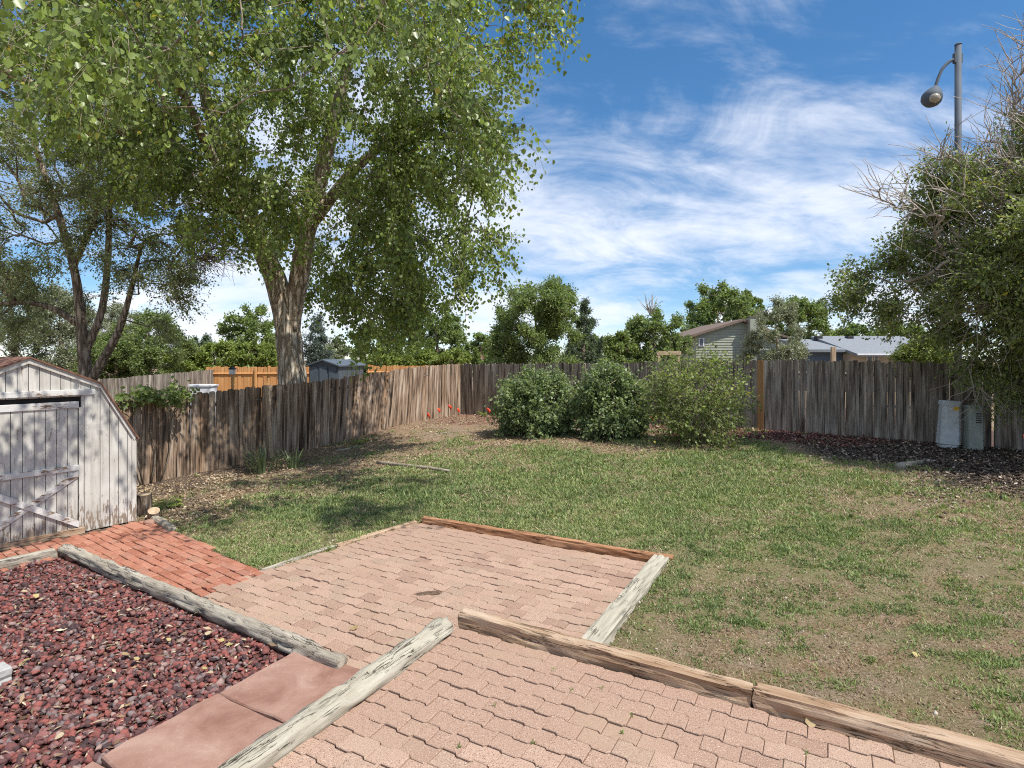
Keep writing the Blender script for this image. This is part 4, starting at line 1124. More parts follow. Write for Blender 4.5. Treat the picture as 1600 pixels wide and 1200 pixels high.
for i, (u, w, h, Y, l) in enumerate(((20, 170, 428, 29, 'silvery leaved tree filling the view behind the shed roof'), (95, 140, 452, 30, 'silvery leaved tree touching the elm trunk'), (190, 90, 470, 33, 'pale silvery tree behind the forked elm trunk'), (232, 120, 488, 29, 'green compound leaved tree right of the elm trunk'), (180, 110, 525, 28, 'dark green bush behind the old grey fence'))):
    bg_tree(l, u, h, 600, w, Y, 'far_leaf' if i in (3, 4) else 'olive_leaf', 850, seed=60 + i, leaf=.085, lobes=7)
# dead top of the tree behind the airy shrub
p2 = np.array([(1017 - 800) / FPX * 36, 36, CZ + (HOR - 492) / FPX * 36])
lst = np.repeat(p2[None], 14, 0) + rng.normal(0, .08, (14, 3)); dd = rng.normal(0, .35, (14, 3)) + np.array([0, 0, 1.])
tw = twigs(lst, dd, 5, rng.uniform(.2, .34, 14), -.05, .2); rr = np.tile(np.linspace(.035, .008, 6), (14, 1))
V, F_ = frusta(tw[:, :-1].reshape(-1, 3), tw[:, 1:].reshape(-1, 3), rr[:, :-1].ravel(), rr[:, 1:].ravel(), 4)
for o in list(COL.objects):
    if o.get('label', '').startswith('rounded green tree with a dead top'):
        add('dead_top', make_mesh('dead_top', V - np.array(o.location), F_, M['pale_twig']), o)

# ------------------------------------------------------------------ grass, straw, mulch, litter
def scatter(n, xr, yr, dens, power=1.3, ymin=2.2):
    xs, ys = [], []
    tot = 0
    while tot < n:
        m = 200000
        y = ymin * (yr[1] / ymin) ** rng.random(m) if power else rng.uniform(*yr, m)
        x = rng.uniform(-1, 1, m) * (.95 * y)
        ok = (x > xr[0]) & (x < xr[1]) & (rng.random(m) < np.clip(y / 9, .25, 1.))
        x, y = x[ok], y[ok]
        d = dens(x, y)
        k = rng.random(len(x)) < d
        xs.append(x[k]); ys.append(y[k]); tot += k.sum()
        if k.sum() < 200: break
    return np.concatenate(xs)[:n], np.concatenate(ys)[:n]
def fast_noise(x, y, f, seed):
    r_ = np.random.default_rng(seed); s_ = np.zeros_like(x); a = 1.; tot = 0
    for o_ in range(4):
        for _ in range(3):
            an = r_.uniform(0, 2 * np.pi); ph = r_.uniform(0, 6.28)
            s_ += a * np.sin(f * (x * np.cos(an) + y * np.sin(an)) + ph + 1.3 * np.sin(f * .7 * (x * np.sin(an) - y * np.cos(an)) + ph * 2)); tot += a
        f *= 2.1; a *= .62
    return s_ / tot * 2.2
def yard_mask(x, y):
    a_ = x * A[0] + y * A[1]; b_ = x * B[0] + y * B[1]
    cb_ = CORNER @ B; ca_ = CORNER @ A
    ok = (b_ < cb_ - .05) & (a_ > ca_ + .08)
    rx = (x - RCORNER[0]) * -RIGHT_DIR[1] + (y - RCORNER[1]) * RIGHT_DIR[0]
    ok &= rx < -.05
    for poly in (LOWER_POLY, UPPER_POLY, GRAVEL_POLY, PATH_POLY):
        ok &= ~inside(poly, x, y)
    sh = np.stack([x - SHED_C[0], y - SHED_C[1]], -1); la = sh @ A; lb = sh @ B
    ok &= ~((la < .03) & (la > -2.5) & (np.abs(lb) < 1.28))
    return ok
def surf(x, y):
    z = ground_z(x, y)
    return z + np.array([mnoise.fractal(Vector((a * 1.1 + 3., b * 1.1, 3.)), 1.0, 2.0, 4) for a, b in zip(x, y)]) * .022
def grass_d(x, y):
    g = np.clip(idw(GRASS, x, y), 0, 1.1)
    p = g * .82 + .42 * fast_noise(x, y, 2.6, 1) * (1.15 - g * .5) + .55 * fast_noise(x, y, 13., 2)
    d = np.clip((p - .12) / .85, 0, 1) ** 1.8 + .02 * (g > .2)
    d *= np.clip(1 - 1.4 * idw(MULCH, x, y), 0, 1)
    return d * yard_mask(x, y)
def blades(x, y, z, hgt, wid, lean):
    n = len(x); P = np.stack([x, y, z], 1)
    an = rng.uniform(0, 2 * np.pi, n); side = np.stack([np.cos(an), np.sin(an), 0 * an], 1)
    ld = unit(np.stack([rng.normal(size=n), rng.normal(size=n), 0 * an], 1))
    tip = P + ld * (hgt * lean)[:, None] + np.array([0, 0, 1.]) * (hgt * np.sqrt(np.maximum(.02, 1 - lean ** 2)))[:, None]
    mid = P * .5 + tip * .5 + np.array([0, 0, 1.]) * (hgt * .12)[:, None]
    V = np.stack([P - side * wid[:, None] * .5, P + side * wid[:, None] * .5, mid + side * wid[:, None] * .45, tip, mid - side * wid[:, None] * .45], 1).reshape(-1, 3)
    b = np.arange(n) * 5
    F_ = np.concatenate([np.stack([b, b + 1, b + 2, b + 4], 1), np.stack([b + 4, b + 2, b + 3, b + 3], 1)])
    return V, b
def blade_mesh(name, x, y, z, hgt, wid, lean, rnd, mat):
    V, b = blades(x, y, z, hgt, wid, lean)
    me_ = bpy.data.meshes.new(name)
    q4 = np.stack([b, b + 1, b + 2, b + 4], 1).ravel(); t3 = np.stack([b + 4, b + 2, b + 3], 1).ravel(); n = len(b)
    me_.vertices.add(len(V)); me_.vertices.foreach_set('co', V.astype(np.float32).ravel())
    me_.loops.add(7 * n); me_.loops.foreach_set('vertex_index', np.concatenate([q4, t3]).astype(np.int32))
    me_.polygons.add(2 * n)
    me_.polygons.foreach_set('loop_start', np.concatenate([np.arange(n) * 4, 4 * n + np.arange(n) * 3]).astype(np.int32))
    me_.polygons.foreach_set('loop_total', np.concatenate([np.full(n, 4), np.full(n, 3)]).astype(np.int32))
    me_.update(calc_edges=True)
    a_ = me_.attributes.new('rnd', 'FLOAT', 'POINT'); a_.data.foreach_set('value', np.repeat(rnd, 5).astype(np.float32))
    me_.materials.append(mat)
    return me_
cx_, cy_ = scatter(20000, (-8, 9), (2.2, 17.), grass_d)
nc = len(cx_); kk = rng.integers(7, 20, nc); own = np.repeat(np.arange(nc), kk); n = len(own)
cr = rng.gamma(4, .011, nc) * np.clip(cy_ / 6, .8, 1.8)
x = cx_[own] + rng.normal(0, 1, n) * cr[own]; y = cy_[own] + rng.normal(0, 1, n) * cr[own]
ok = yard_mask(x, y); x, y, own = x[ok], y[ok], own[ok]; n = len(x)
print('grass', n)
ch_ = rng.gamma(6, .0062, nc) * (1 + .35 * np.clip(fast_noise(cx_, cy_, 3., 5), -.8, 1)); cw_ = rng.uniform(.005, .014, nc)
hgt = ch_[own] * rng.uniform(.5, 1.2, n) * np.clip(y / 7, .8, 1.4)
wid = cw_[own] * rng.uniform(.7, 1.3, n) * np.clip(y / 6, .8, 1.8)
cc_ = .46 + .16 * fast_noise(cx_, cy_, 1.1, 9) + rng.normal(0, .16, nc)
rn = np.clip(cc_[own] + rng.normal(0, .12, n), 0, 1)
tag(add('grass', blade_mesh('grass', x, y, surf(x, y) - .004, hgt, wid, rng.uniform(.35, .97, n), rn, M['grass'])), 'patchy low green grass and clover across the lawn', 'grass', kind='stuff')
def straw_d(x, y):
    g = idw(GRASS, x, y)
    return np.clip(.28 + .3 * fast_noise(x, y, 3., 12), .03, .7) * np.clip(1 - 1.2 * idw(MULCH, x, y), 0.05, 1) * yard_mask(x, y) * (g > .02)
x, y = scatter(95000, (-8, 9), (2.2, 15.), straw_d); n = len(x)
tag(add('dry_grass', blade_mesh('dry_grass', x, y, surf(x, y) - .002, rng.uniform(.015, .045, n) * np.clip(y / 7, .7, 1.4), rng.uniform(.003, .007, n) * np.clip(y / 5, .7, 1.8), rng.uniform(.6, 1., n), rng.random(n), M['straw'])), 'dry straw coloured grass stubble lying on bare soil', 'grass', kind='stuff')
x, y = scatter(9000, (-7, 9), (2.2, 13.), lambda x, y: yard_mask(x, y) * np.clip(1.1 - idw(GRASS, x, y), .1, 1)); n = len(x)
Vs, Fs, rs = stones(np.stack([x, y, surf(x, y) + .001], 1), (rng.gamma(3, .0018, n) + .0025) * np.clip(y / 5, .8, 1.6), IV, IF)
M['clod'] = leaf_mat('soil_crumbs', [(0, (.09, .06, .04)), (.5, (.21, .15, .10)), (.85, (.31, .24, .17)), (1, (.46, .41, .35))], .0, .95, .1)
tag(add('soil_crumbs', make_mesh('soil_crumbs', Vs, Fs, M['clod'], False, {'rnd': ('FLOAT', rs)})), 'crumbs of soil and grit scattered over the bare ground', 'soil', kind='stuff')
def chips(name, label, cat, n, dens, xr, yr, size, mat, ymin):
    x, y = scatter(n, xr, yr, dens, ymin=ymin); n = len(x)
    P = np.stack([x, y, surf(x, y) + rng.uniform(.0, .018, n)], 1)
    ax = rng.normal(0, 1, (n, 3)) * np.array([1, 1, .3]); nr = rng.normal(0, .45, (n, 3)) + np.array([0, 0, 1.])
    V, F_ = leaves_mesh(P, ax, nr, size * rng.uniform(.5, 1.5, n), LEAF4, .7)
    return tag(add(name, make_mesh(name, V, F_, M[mat], False, {'rnd': ('FLOAT', np.repeat(rng.random(n), 4))})), label, cat, kind='stuff')
chips('bark_mulch', 'dark bark mulch spread around the utility boxes', 'mulch', 22000, lambda x, y: np.clip(idw(MULCH, x, y) - .2, 0, 1) * yard_mask(x, y) * (x > 4), (4, 12), (5, 16), .055, 'mulch', 5.)
chips('red_mulch', 'reddish mulch strip along the foot of the back fence', 'mulch', 9000, lambda x, y: np.clip(idw(REDM, x, y) - .25, 0, 1) * yard_mask(x, y), (-3, 10), (10, 20.5), .06, 'red_mulch', 10.)
chips('leaf_litter', 'dry leaf litter and bark bits under the left fence', 'litter', 17000, lambda x, y: np.clip(.9 - 1.1 * idw(GRASS, x, y), 0, 1) * yard_mask(x, y) * (y > 8.2) * (x < 4.5) * np.clip(.5 + fast_noise(x, y, 2., 31), .05, 1), (-9, 4.5), (8, 20.5), .05, 'litter', 8.)

gx_, gy_ = cx[rng.random(len(cx)) < .32], None
sel = rng.random(len(cx)) < .17
P = np.stack([cx[sel] + rng.normal(0, .02, sel.sum()), cy[sel] + rng.normal(0, .02, sel.sum()), zz[sel] + .022], 1)
V, F_ = leaves_mesh(P, rng.normal(0, 1, P.shape) * np.array([1, 1, .25]), rng.normal(0, .5, P.shape) + np.array([0, 0, 1.]), rng.gamma(3, .011, len(P)), LEAF4, .45)
tag(add('dry_debris', make_mesh('dry_debris', V, F_, M['litter'], False, {'rnd': ('FLOAT', np.repeat(rng.random(len(P)), 4))})), 'dry leaf and twig crumbs strewn over the lava rock', 'debris', kind='stuff')
# ------------------------------------------------------------------ small yard things
def fallen(n, poly_or_fn, group, label, z_fn, size=(.05, .085)):
    k = 0
    variants = []
    for q in (.1, .5, .9):
        v, f = leaves_mesh(np.zeros((1, 3)), np.array([[0, 1., 0]]), np.array([[0, 0, 1.]]), np.ones(1), LEAF6, 1.)
        variants.append(make_mesh('fallen_leaf', v, f, M['dry_leaf'], False, {'rnd': ('FLOAT', np.full(len(v), q))}))
    while k < n:
        x_, y_ = poly_or_fn()
        o = add('fallen_leaf', random.choice(variants), None, (x_, y_, z_fn(x_, y_)), (random.gauss(0, .3), random.gauss(0, .3), random.uniform(0, 6.28)))
        s_ = random.uniform(*size); o.scale = (s_, s_, s_)
        tag(o, label, 'leaf', group); k += 1
GP3 = [pw(-3.85, 3.0), LOG0 + A * .3 - B * .2, LOG0 - B * 1.0, pw(-4.6, 1.2), pw(-3.85, 1.4)]
def in_gravel():
    while True:
        x_, y_ = random.uniform(-6, -1.4), random.uniform(2.2, 6.6)
        if inside(GP3, np.array([x_]), np.array([y_]))[0] and abs(x_ / y_) < .88: return x_, y_
fallen(26, in_gravel, 'fallen leaves on the lava rock', 'dry yellow leaf lying on the red lava rock', lambda x_, y_: -.372 + random.uniform(0, .012), (.035, .062))
def in_lawn():
    while True:
        y_ = random.uniform(3.4, 11); x_ = random.uniform(-.5, .8) * y_
        if yard_mask(np.array([x_]), np.array([y_]))[0]: return x_, y_
fallen(26, in_lawn, 'fallen leaves on the lawn', 'dry pale leaf lying on the grass', lambda x_, y_: gz(x_, y_) + .016, (.05, .08))
for i, (u, v) in enumerate(((1258, 1128), (552, 985), (322, 880))):
    z_ = (UPPER if i == 0 else -.40) + .012; Y_ = FPX * (CZ - z_) / (v - HOR)
    fallen(1, lambda: ((u - 800) / FPX * Y_, Y_), 'stray leaves', ('yellow leaf against the brown timber', 'dry leaf on the lower patio near the grey log', 'pale leaf lying on the red brick path')[i], lambda x_, y_: z_, (.07, .08))
mud = []
for i in range(18):
    an = i * 2 * math.pi / 18; rr = 1 + .25 * nz(math.cos(an) * 2, math.sin(an) * 2, 9.)
    mud.append((.15 * rr * math.cos(an), .05 * rr * math.sin(an)))
Y_ = FPX * (CZ - LOWER) / (928 - HOR)
V = [(x_, y_, 0) for x_, y_ in mud] + [(x_ * .6, y_ * .6, .011) for x_, y_ in mud] + [(0, 0, .014)]
F_ = [(i, (i + 1) % 18, 18 + (i + 1) % 18, 18 + i) for i in range(18)] + [(18 + i, 18 + (i + 1) % 18, 36) for i in range(18)]
tag(add('mud_patch', make_mesh('mud_patch', V, F_, M['sand'], True), None, ((668 - 800) / FPX * Y_, Y_, LOWER + .004), (0, 0, .25)), 'small dark patch of mud in the middle of the lower patio', 'mud')
# weeds in the paver joints
def tuft_mesh(n, h, w, lean, seed, mat='grass', r0=.01):
    r_ = np.random.default_rng(seed)
    x_ = r_.normal(0, r0, n); y_ = r_.normal(0, r0, n)
    return blade_mesh('weed', x_, y_, 0 * x_, r_.uniform(.6, 1.1, n) * h, np.full(n, w), r_.uniform(.1, lean, n), r_.uniform(.35, .8, n), M[mat])
wm = [tuft_mesh(9, .035, .006, .8, i) for i in range(3)]
for i, (u, v) in enumerate(((832, 1160), (893, 1080), (772, 1102), (987, 1120), (972, 1145), (865, 1048), (718, 1165), (1260, 1178), (940, 1075))):
    Y_ = FPX * (CZ - UPPER) / (v - HOR)
    o = add('weed', wm[i % 3], None, ((u - 800) / FPX * Y_, Y_, UPPER - .006), (0, 0, i))
    tag(o, 'tiny green weed sprouting between the upper patio pavers', 'weed', 'weeds in the upper patio joints')

# clump of strap leaves by the fence
def strap_plant(name, label, u, v, n, h, w, r0, seed, mat='olive_leaf', cat='plant'):
    p = at(u, v); r_ = np.random.default_rng(seed)
    root = tag(empty(name, p), label, cat)
    for i in range(n):
        an = r_.uniform(0, 6.28); rad = r_.uniform(0, r0); lean = r_.uniform(.1, .75); hh = h * r_.uniform(.6, 1.15)
        pts = []
        for k in range(6):
            f = k / 5; out_ = rad + hh * lean * f ** 1.5
            pts.append((math.cos(an) * out_, math.sin(an) * out_ * .7, hh * (f - .35 * lean * f * f) - .02, w * (1 - .75 * f ** 2)))
        V, F_ = [], []
        sd_ = np.array([-math.sin(an), math.cos(an), 0])
        for q in pts:
            c = np.array(q[:3]); V += [c - sd_ * q[3] * .5, c + np.array([0, 0, -.15 * q[3]]), c + sd_ * q[3] * .5]
        for k in range(5):
            F_ += [(3 * k, 3 * k + 1, 3 * k + 4, 3 * k + 3), (3 * k + 1, 3 * k + 2, 3 * k + 5, 3 * k + 4)]
        add('leaf', make_mesh('leaf', V, F_, M[mat], True, {'rnd': ('FLOAT', np.full(len(V), r_.uniform(.1, .8)))}), root)
M['strap'] = leaf_mat('strap_leaf', greens((.17, .22, .10), .4, 0), .25)
strap_plant('iris_clump', 'larger clump of grey green strap leaves beside the pale fence post', 412, 738, 46, .60, .045, .36, 1, 'strap')
strap_plant('iris_clump', 'smaller clump of grey green strap leaves next to the larger one', 456, 732, 26, .48, .04, .22, 2, 'strap')
def weed_plant(label, u, v, n, size, seed, lmat='yellow_leaf', h=.15):
    p = at(u, v)
    root = tag(empty('broadleaf_weed', p), label, 'weed')
    r_ = np.random.default_rng(seed)
    for i in range(n):
        an = r_.uniform(0, 6.28); d = r_.uniform(.05, size); e = np.array([math.cos(an) * d, math.sin(an) * d, h * r_.uniform(.3, 1)])
        V, F_ = frusta(np.array([[0, 0, 0.]]), e[None], [.004], [.002], 4)
        st = add('stem', make_mesh('stem', V, F_, M['grass'], False, {'rnd': ('FLOAT', np.full(len(V), .5))}), root)
        v_, f_ = leaves_mesh(e[None], np.array([[math.cos(an), math.sin(an), -.2]]), np.array([[r_.normal(0, .3), r_.normal(0, .3), 1.]]), np.array([size * .55]), LEAF6, .9)
        add('leaf', make_mesh('leaf', v_, f_, M[lmat], False, {'rnd': ('FLOAT', np.full(len(v_), r_.uniform(.2, .8)))}), root)
weed_plant('leafy green weed growing beside the shed corner', 264, 794, 22, .20, 3)
weed_plant('low yellow green weed at the foot of the left fence near the flags', 681, 650, 16, .24, 4)
weed_plant('low yellow green weed at the foot of the back fence', 757, 650, 14, .2, 5)
weed_plant('small weed beside a fallen stick near the left fence', 560, 693, 14, .2, 6)

# vine over the fence beside the shed
vp = CORNER - B * 10.35 + A * .12
vb = np.array([vp[0], vp[1], gz(*vp)])
vine_limbs = [[(0, 0, 0, .02), (.05, .1, .6, .018), (-.05, .05, 1.2, .015), (.0, .2, 1.75, .012)], [(.1, .15, 0, .015), (.25, .3, .7, .013), (.2, .35, 1.3, .012), (.4, .55, 1.85, .01)],
              [(-.1, -.1, 0, .015), (-.15, -.3, .8, .013), (-.3, -.5, 1.5, .01), (-.2, -.45, 1.85, .008)]]
tree('climbing_vine', 'tangled leafy vine climbing over the fence beside the shed', 'vine', vb, vine_limbs,
     [(np.array([.35 * B[0], .35 * B[1], 1.85]), (.35, .6, .12), 1.), (np.array([-.35 * B[0], -.35 * B[1], 1.8]), (.3, .4, .10), .8), (np.array([.0, 0, 1.35]), (.12, .35, .25), .2)],
     70, 95, per=3, steps=3, seg=.07, leaf=.085, droop=.1, wig=.3, hang=.4, lmat='far_leaf_light', bmat='dark_twig', tmat='dark_twig', shape=LEAF6, rt=.012, trunk_k=6, bump=0, step=.25, up=.8)

# logs, sticks, bark
def stick(name, label, cat, u0, v0, u1, v1, r0, r1, mat, lift=.0, seed=0., bend=.05):
    p0, p1 = at(u0, v0), at(u1, v1)
    n = 10; pts = []
    for i in range(n):
        f = i / (n - 1); q = p0 * (1 - f) + p1 * f
        q = q + np.array([bend * nz(f * 2 + seed, 1), bend * nz(f * 2, seed + 5), r0 * .8 + lift])
        q[2] = gz(q[0], q[1]) + (r0 * (1 - f) + r1 * f) * .8 + lift
        pts.append(q)
    pts = np.array(pts); o0 = pts[0].copy()
    V, F_ = tube_path(pts - o0, np.linspace(r0, r1, n), 8, .25, 9., seed)
    return tag(add(name, fix_normals(make_mesh(name, V, F_, M[mat], True)), None, o0), label, cat)
stick('fallen_branch', 'straight pale branch lying across the lawn', 'branch', 590, 724, 704, 738, .035, .028, 'dead_wood', seed=1.)
stick('fallen_stick', 'crooked pale stick lying on soil by the left fence', 'stick', 527, 706, 565, 697, .03, .015, 'dead_wood', seed=2., bend=.2)
stick('fallen_stick', 'thin stick on the bare soil near the shrubs', 'stick', 668, 680, 742, 672, .014, .008, 'dead_wood', seed=3., bend=.25)
stick('bark_slab', 'split grey chunk of bark lying at the edge of the mulch', 'bark', 1404, 732, 1455, 720, .075, .04, 'grey_log', lift=-.03, seed=4.)
def stump(label, u, v, r, h, tilt, mat='elm_bark', name='cut_log'):
    p = at(u, v)
    root = tag(empty(name, p, random.uniform(0, 3)), label, 'log')
    V, F_ = tube_path([(0, 0, -.03), (0, 0, h * .3), (0, 0, h * .7), (0, 0, h)], [r * 1.1, r, r * .97, r * .95], 14, .12, 8., u * .1, False)
    o = add('bark', make_mesh('bark', V, F_, M[mat], True), root, None, (tilt, 0, 0))
    V, F_ = tube_path([(0, 0, h * .99), (0, 0, h + .004)], [r * .93, r * .92], 14)
    add('cut_face', make_mesh('cut_face', V, F_, M['post']), root, None, (tilt, 0, 0))
stump('upright cut log with a pale top standing by the shed corner', 226, 806, .10, .34, .08)
stump('short cut log leaning beside the taller one at the shed', 240, 812, .085, .17, .5)
# a faded brick-coloured stone next to the logs
def rock(label, u, v, r, mat, z=None, cat='stone', name='stone'):
    p = at(u, v)
    V = IV2 * np.array([1.2, 1, .6]) * r; V = V * (1 + .18 * np.array([[nz(*(q / r * 1.3 + u))] for q in V]))
    me_ = make_mesh(name, V, IF2, mat, False)
    return tag(add(name, me_, None, (p[0], p[1], (p[2] if z is None else z) + r * .35)), label, cat)
rock('reddish stone beside the cut logs at the shed corner', 234, 819, .075, M['slab'])
concrete = plain('pale_concrete', (.36, .355, .34), .9, .15, 20)
q_ = np.array([-3.80, 4.06])
me = timber('concrete_block', q_ - PB * .22, q_ + PB * .16, .16, .13, -.30, concrete, .2, .008, 3., ends=.0)
tag(me, 'pale concrete block lying in the lava rock', 'block')

# marker flags
M['flag'] = plain('orange_flag_plastic', (.72, .075, .03), .5, .15, 4)
M['wire'] = plain('flag_wire', (.35, .35, .36), .5, .1, 4, metal=.6)
def flag(label, u, v, h=.42, seed=0, group='orange marker flags'):
    p = at(u, v); r_ = random.Random(seed * 17 + 3)
    root = tag(empty('marker_flag', p, r_.uniform(-.9, .9)), label, 'flag', group)
    V, F_ = tube_path([(0, 0, -.02), (r_.uniform(-.02, .02), 0, h * .5), (r_.uniform(-.04, .04), 0, h)], [.003] * 3, 5)
    add('wire', make_mesh('wire', V, F_, M['wire']), root)
    n = 6; V = []; F_ = []
    for i in range(n):
        f = i / (n - 1)
        for k in range(3):
            V.append((.012 + .13 * f * (1 - .15 * k), .028 * math.sin(f * 5 + seed + k * .6) * f, h - .005 - .05 * k - .07 * f * f - .03 * f))
    for i in range(n - 1):
        for k in range(2): F_.append((i * 3 + k, i * 3 + k + 1, i * 3 + k + 4, i * 3 + k + 3))
    me_ = make_mesh('pennant', V, F_, M['flag'], True)
    o = add('pennant', me_, root)
    md = o.modifiers.new('thickness', 'SOLIDIFY'); md.thickness = .002
fl = [(667, 653), (683, 648), (700, 646), (714, 645), (760, 648), (777, 648)]
for i, (u, v) in enumerate(fl):
    flag('small orange marker flag standing in the soil where the two fences meet', u, v + 9, .36 + .07 * (i % 3), i, 'orange flags at the fence corner')
flag('lone orange marker flag between the dense and the airy shrub', 1016, 672, .38, 8)
flag('orange marker flag between the two utility boxes', 1500, 694, .62, 9)
for i, (u, v) in enumerate(((1560, 694), (1563, 700), (1598, 712))):
    flag('orange marker flag beside the grey fence past the utility boxes', u, v, (.5, .22, .42)[i], 10 + i, 'orange flags past the utility boxes')

# utility pedestals
M['box_white'] = plain('painted_steel', (.50, .53, .54), .55, .14, 5)
M['box_green'] = plain('green_grey_steel', (.30, .33, .29), .55, .14, 5)
M['yellow'] = plain('yellow_sticker', (.65, .42, .04), .6, .1)
M['dark_metal'] = plain('dark_slot', (.03, .03, .03), .7, .1)
def pedestal(label, u, v, w, d, h, mat, tilt, kind):
    p = at(u, v); p[1] += d * .5; p[0] = (u - 800) / FPX * p[1]; p[2] = gz(p[0], p[1])
    root = tag(empty('utility_pedestal', p, -TH * .35), label, 'utility box', 'utility pedestals')
    root.rotation_euler = (0, tilt, -TH * .4)
    def ring(sx, sy, c):
        return [(-sx + c, -sy), (sx - c, -sy), (sx, -sy + c), (sx, sy - c), (sx - c, sy), (-sx + c, sy), (-sx, sy - c), (-sx, -sy + c)]
    def loft(name, prof, c, mt):
        V, F_ = [], []
        for (s_, z_) in prof: V += [(a_, b_, z_) for a_, b_ in ring(w / 2 * s_, d / 2 * s_, c)]
        for i in range(len(prof) - 1): F_ += [(i * 8 + k, i * 8 + (k + 1) % 8, (i + 1) * 8 + (k + 1) % 8, (i + 1) * 8 + k) for k in range(8)]
        F_ += [tuple(range(8)), tuple((len(prof) - 1) * 8 + k for k in range(8))]
        return add(name, fix_normals(make_mesh(name, V, F_, mt)), root)
    if kind == 0:
        loft('base', [(.90, -.05), (.90, .06), (1.04, .085), (1.04, .10)], .07, mat)
        loft('body', [(1.0, .10), (.90, h - .09)], .07, mat)
        loft('cap', [(.95, h - .09), (.95, h - .02), (.86, h)], .06, mat)
        add('sticker', box_mesh('sticker', .0, .10, -d * .45 - .012, -d * .45 + .03, h - .19, h - .115, M['yellow']), root)
        add('latch', box_mesh('latch', -w * .44, -w * .36, -d * .2, d * .1, h * .72, h * .78, M['box_green'], .004), root)
    else:
        loft('base', [(1.05, -.05), (1.05, .04)], .03, mat)
        loft('body', [(1.0, .04), (.97, h - .03)], .03, mat)
        loft('cap', [(1.04, h - .03), (1.04, h), (.9, h + .025)], .03, mat)
        for k in range(5):
            add('louver', box_mesh('louver', -.02, w * .30, -d * .5 - .006, -d * .47, h - .15 - k * .045, h - .13 - k * .045, M['dark_metal']), root)
pedestal('pale grey utility pedestal with a yellow sticker, leaning slightly', 1481, 701, .38, .32, 1.0, M['box_white'], R(2.5), 0)
pedestal('green grey utility pedestal with louvers, half covered by branches', 1521, 704, .27, .27, .90, M['box_green'], 0, 1)

# ------------------------------------------------------------------ beyond the fence
# street lamp
M['pole'] = plain('galvanised_pole', (.085, .105, .13), .75, .12, 2)
M['lens'] = plain('lamp_lens', (.34, .31, .24), .3, .1)
Yl = 19.0; X0 = (1497 - 800) / FPX * Yl
lamp = tag(empty('street_lamp', (X0, Yl, -.05)), 'tall grey street lamp with a curved arm and drooping head', 'street lamp')
zt = CZ + (HOR - 70) / FPX * Yl + .05
V, F_ = tube_path([(0, 0, 0), (0, 0, zt * .5), (0, 0, zt)], [.105, .10, .095], 14)
pole = add('pole', make_mesh('pole', V, F_, M['pole'], True), lamp)
V, F_ = tube_path([(0, 0, zt - .0), (0, 0, zt + .04)], [.11, .08], 14); add('pole_cap', make_mesh('pole_cap', V, F_, M['pole']), pole)
pl = lambda u, v, dy=0.: ((u - 1497) / FPX * Yl, dy, CZ + (HOR - v) / FPX * Yl + .05)
arm = spline([pl(1494, 92), pl(1484, 96), pl(1473, 107), pl(1466, 122), pl(1461, 138)], 18)
V, F_ = tube_path(arm, [.05] * 18, 8); add('arm', make_mesh('arm', V, F_, M['pole'], True), lamp)
add('bracket', box_mesh('bracket', -.16, .13, -.06, .06, zt - .62, zt - .28, M['pole'], .02), lamp)
hd = spline([(*pl(1461.5, 134), .045), (*pl(1460.5, 140), .17), (*pl(1457, 150), .30), (*pl(1453.5, 159), .28), (*pl(1451, 165), .13)], 14)
V, F_ = tube_path(hd[:, :3], hd[:, 3], 16); head = add('lamp_head', make_mesh('lamp_head', V, F_, M['pole'], True), lamp)
ln = spline([(*pl(1455.5, 152, -.13), .10), (*pl(1453.5, 157.5, -.17), .19), (*pl(1452, 162.5, -.12), .10)], 8)
V, F_ = tube_path(ln[:, :3], ln[:, 3], 12); add('lens', make_mesh('lens', V, F_, M['lens'], True), head)
# thin pole far off
Yp = 60.; Xp = (729 - 800) / FPX * Yp
tp = tag(empty('flag_pole', (Xp, Yp, -.4)), 'thin white pole rising above the left end of the back fence', 'pole')
M['white'] = plain('white_paint', (.72, .73, .75), .5, .08)
hh = CZ + (HOR - 492) / FPX * Yp + .4
V, F_ = tube_path([(0, 0, 0), (0, 0, hh)], [.13, .09], 10); add('pole', make_mesh('pole', V, F_, M['white'], True), tp)
V, F_ = tube_path([(0, 0, hh), (0, 0, hh + .25)], [.14, .02], 10); add('finial', make_mesh('finial', V, F_, M['white'], True), tp)

# sided house
def siding_f(t, b):
    q = NB(t); n = q.noise(q.coord((3, 3, 12)), 1., 4)
    q.link(q.ramp(n, [(.3, (.27, .285, .225)), (.7, (.34, .355, .285))]), b.inputs['Base Color'])
M['siding'] = material('sage_siding', siding_f, .7, .25)
def shingle(name, c):
    def f(t, b):
        q = NB(t); br = q.n('ShaderNodeTexBrick'); br.inputs['Scale'].default_value = 3.
        q.link(q.coord((1, 1, 1), False), br.inputs['Vector'])
        br.inputs['Color1'].default_value = (*c, 1); br.inputs['Color2'].default_value = (*[k * .78 for k in c], 1); br.inputs['Mortar'].default_value = (*[k * .6 for k in c], 1)
        n = q.noise(q.coord((1, 1, 1)), 9, 6)
        q.link(q.mix(.35, br.outputs[0], q.ramp(n, [(.3, tuple(k * .7 for k in c)), (.7, tuple(min(1, k * 1.2) for k in c))])), b.inputs['Base Color'])
    return material(name, f, .9, .15)
M['brown_roof'] = shingle('brown_shingle', (.20, .15, .125)); M['grey_roof'] = shingle('grey_shingle', (.24, .26, .285)); M['red_roof'] = shingle('red_shingle', (.40, .19, .15))
M['glass'] = plain('window_glass', (.05, .06, .08), .12, .2, 2, spec=.6)
M['slate_wall'] = plain('slate_blue_wall', (.085, .115, .16), .7, .1)
M['tan_wall'] = plain('tan_wall', (.42, .36, .28), .8, .1)
M['shed_metal'] = plain('dark_blue_metal', (.075, .095, .115), .5, .15, 3)
Yh = 44.
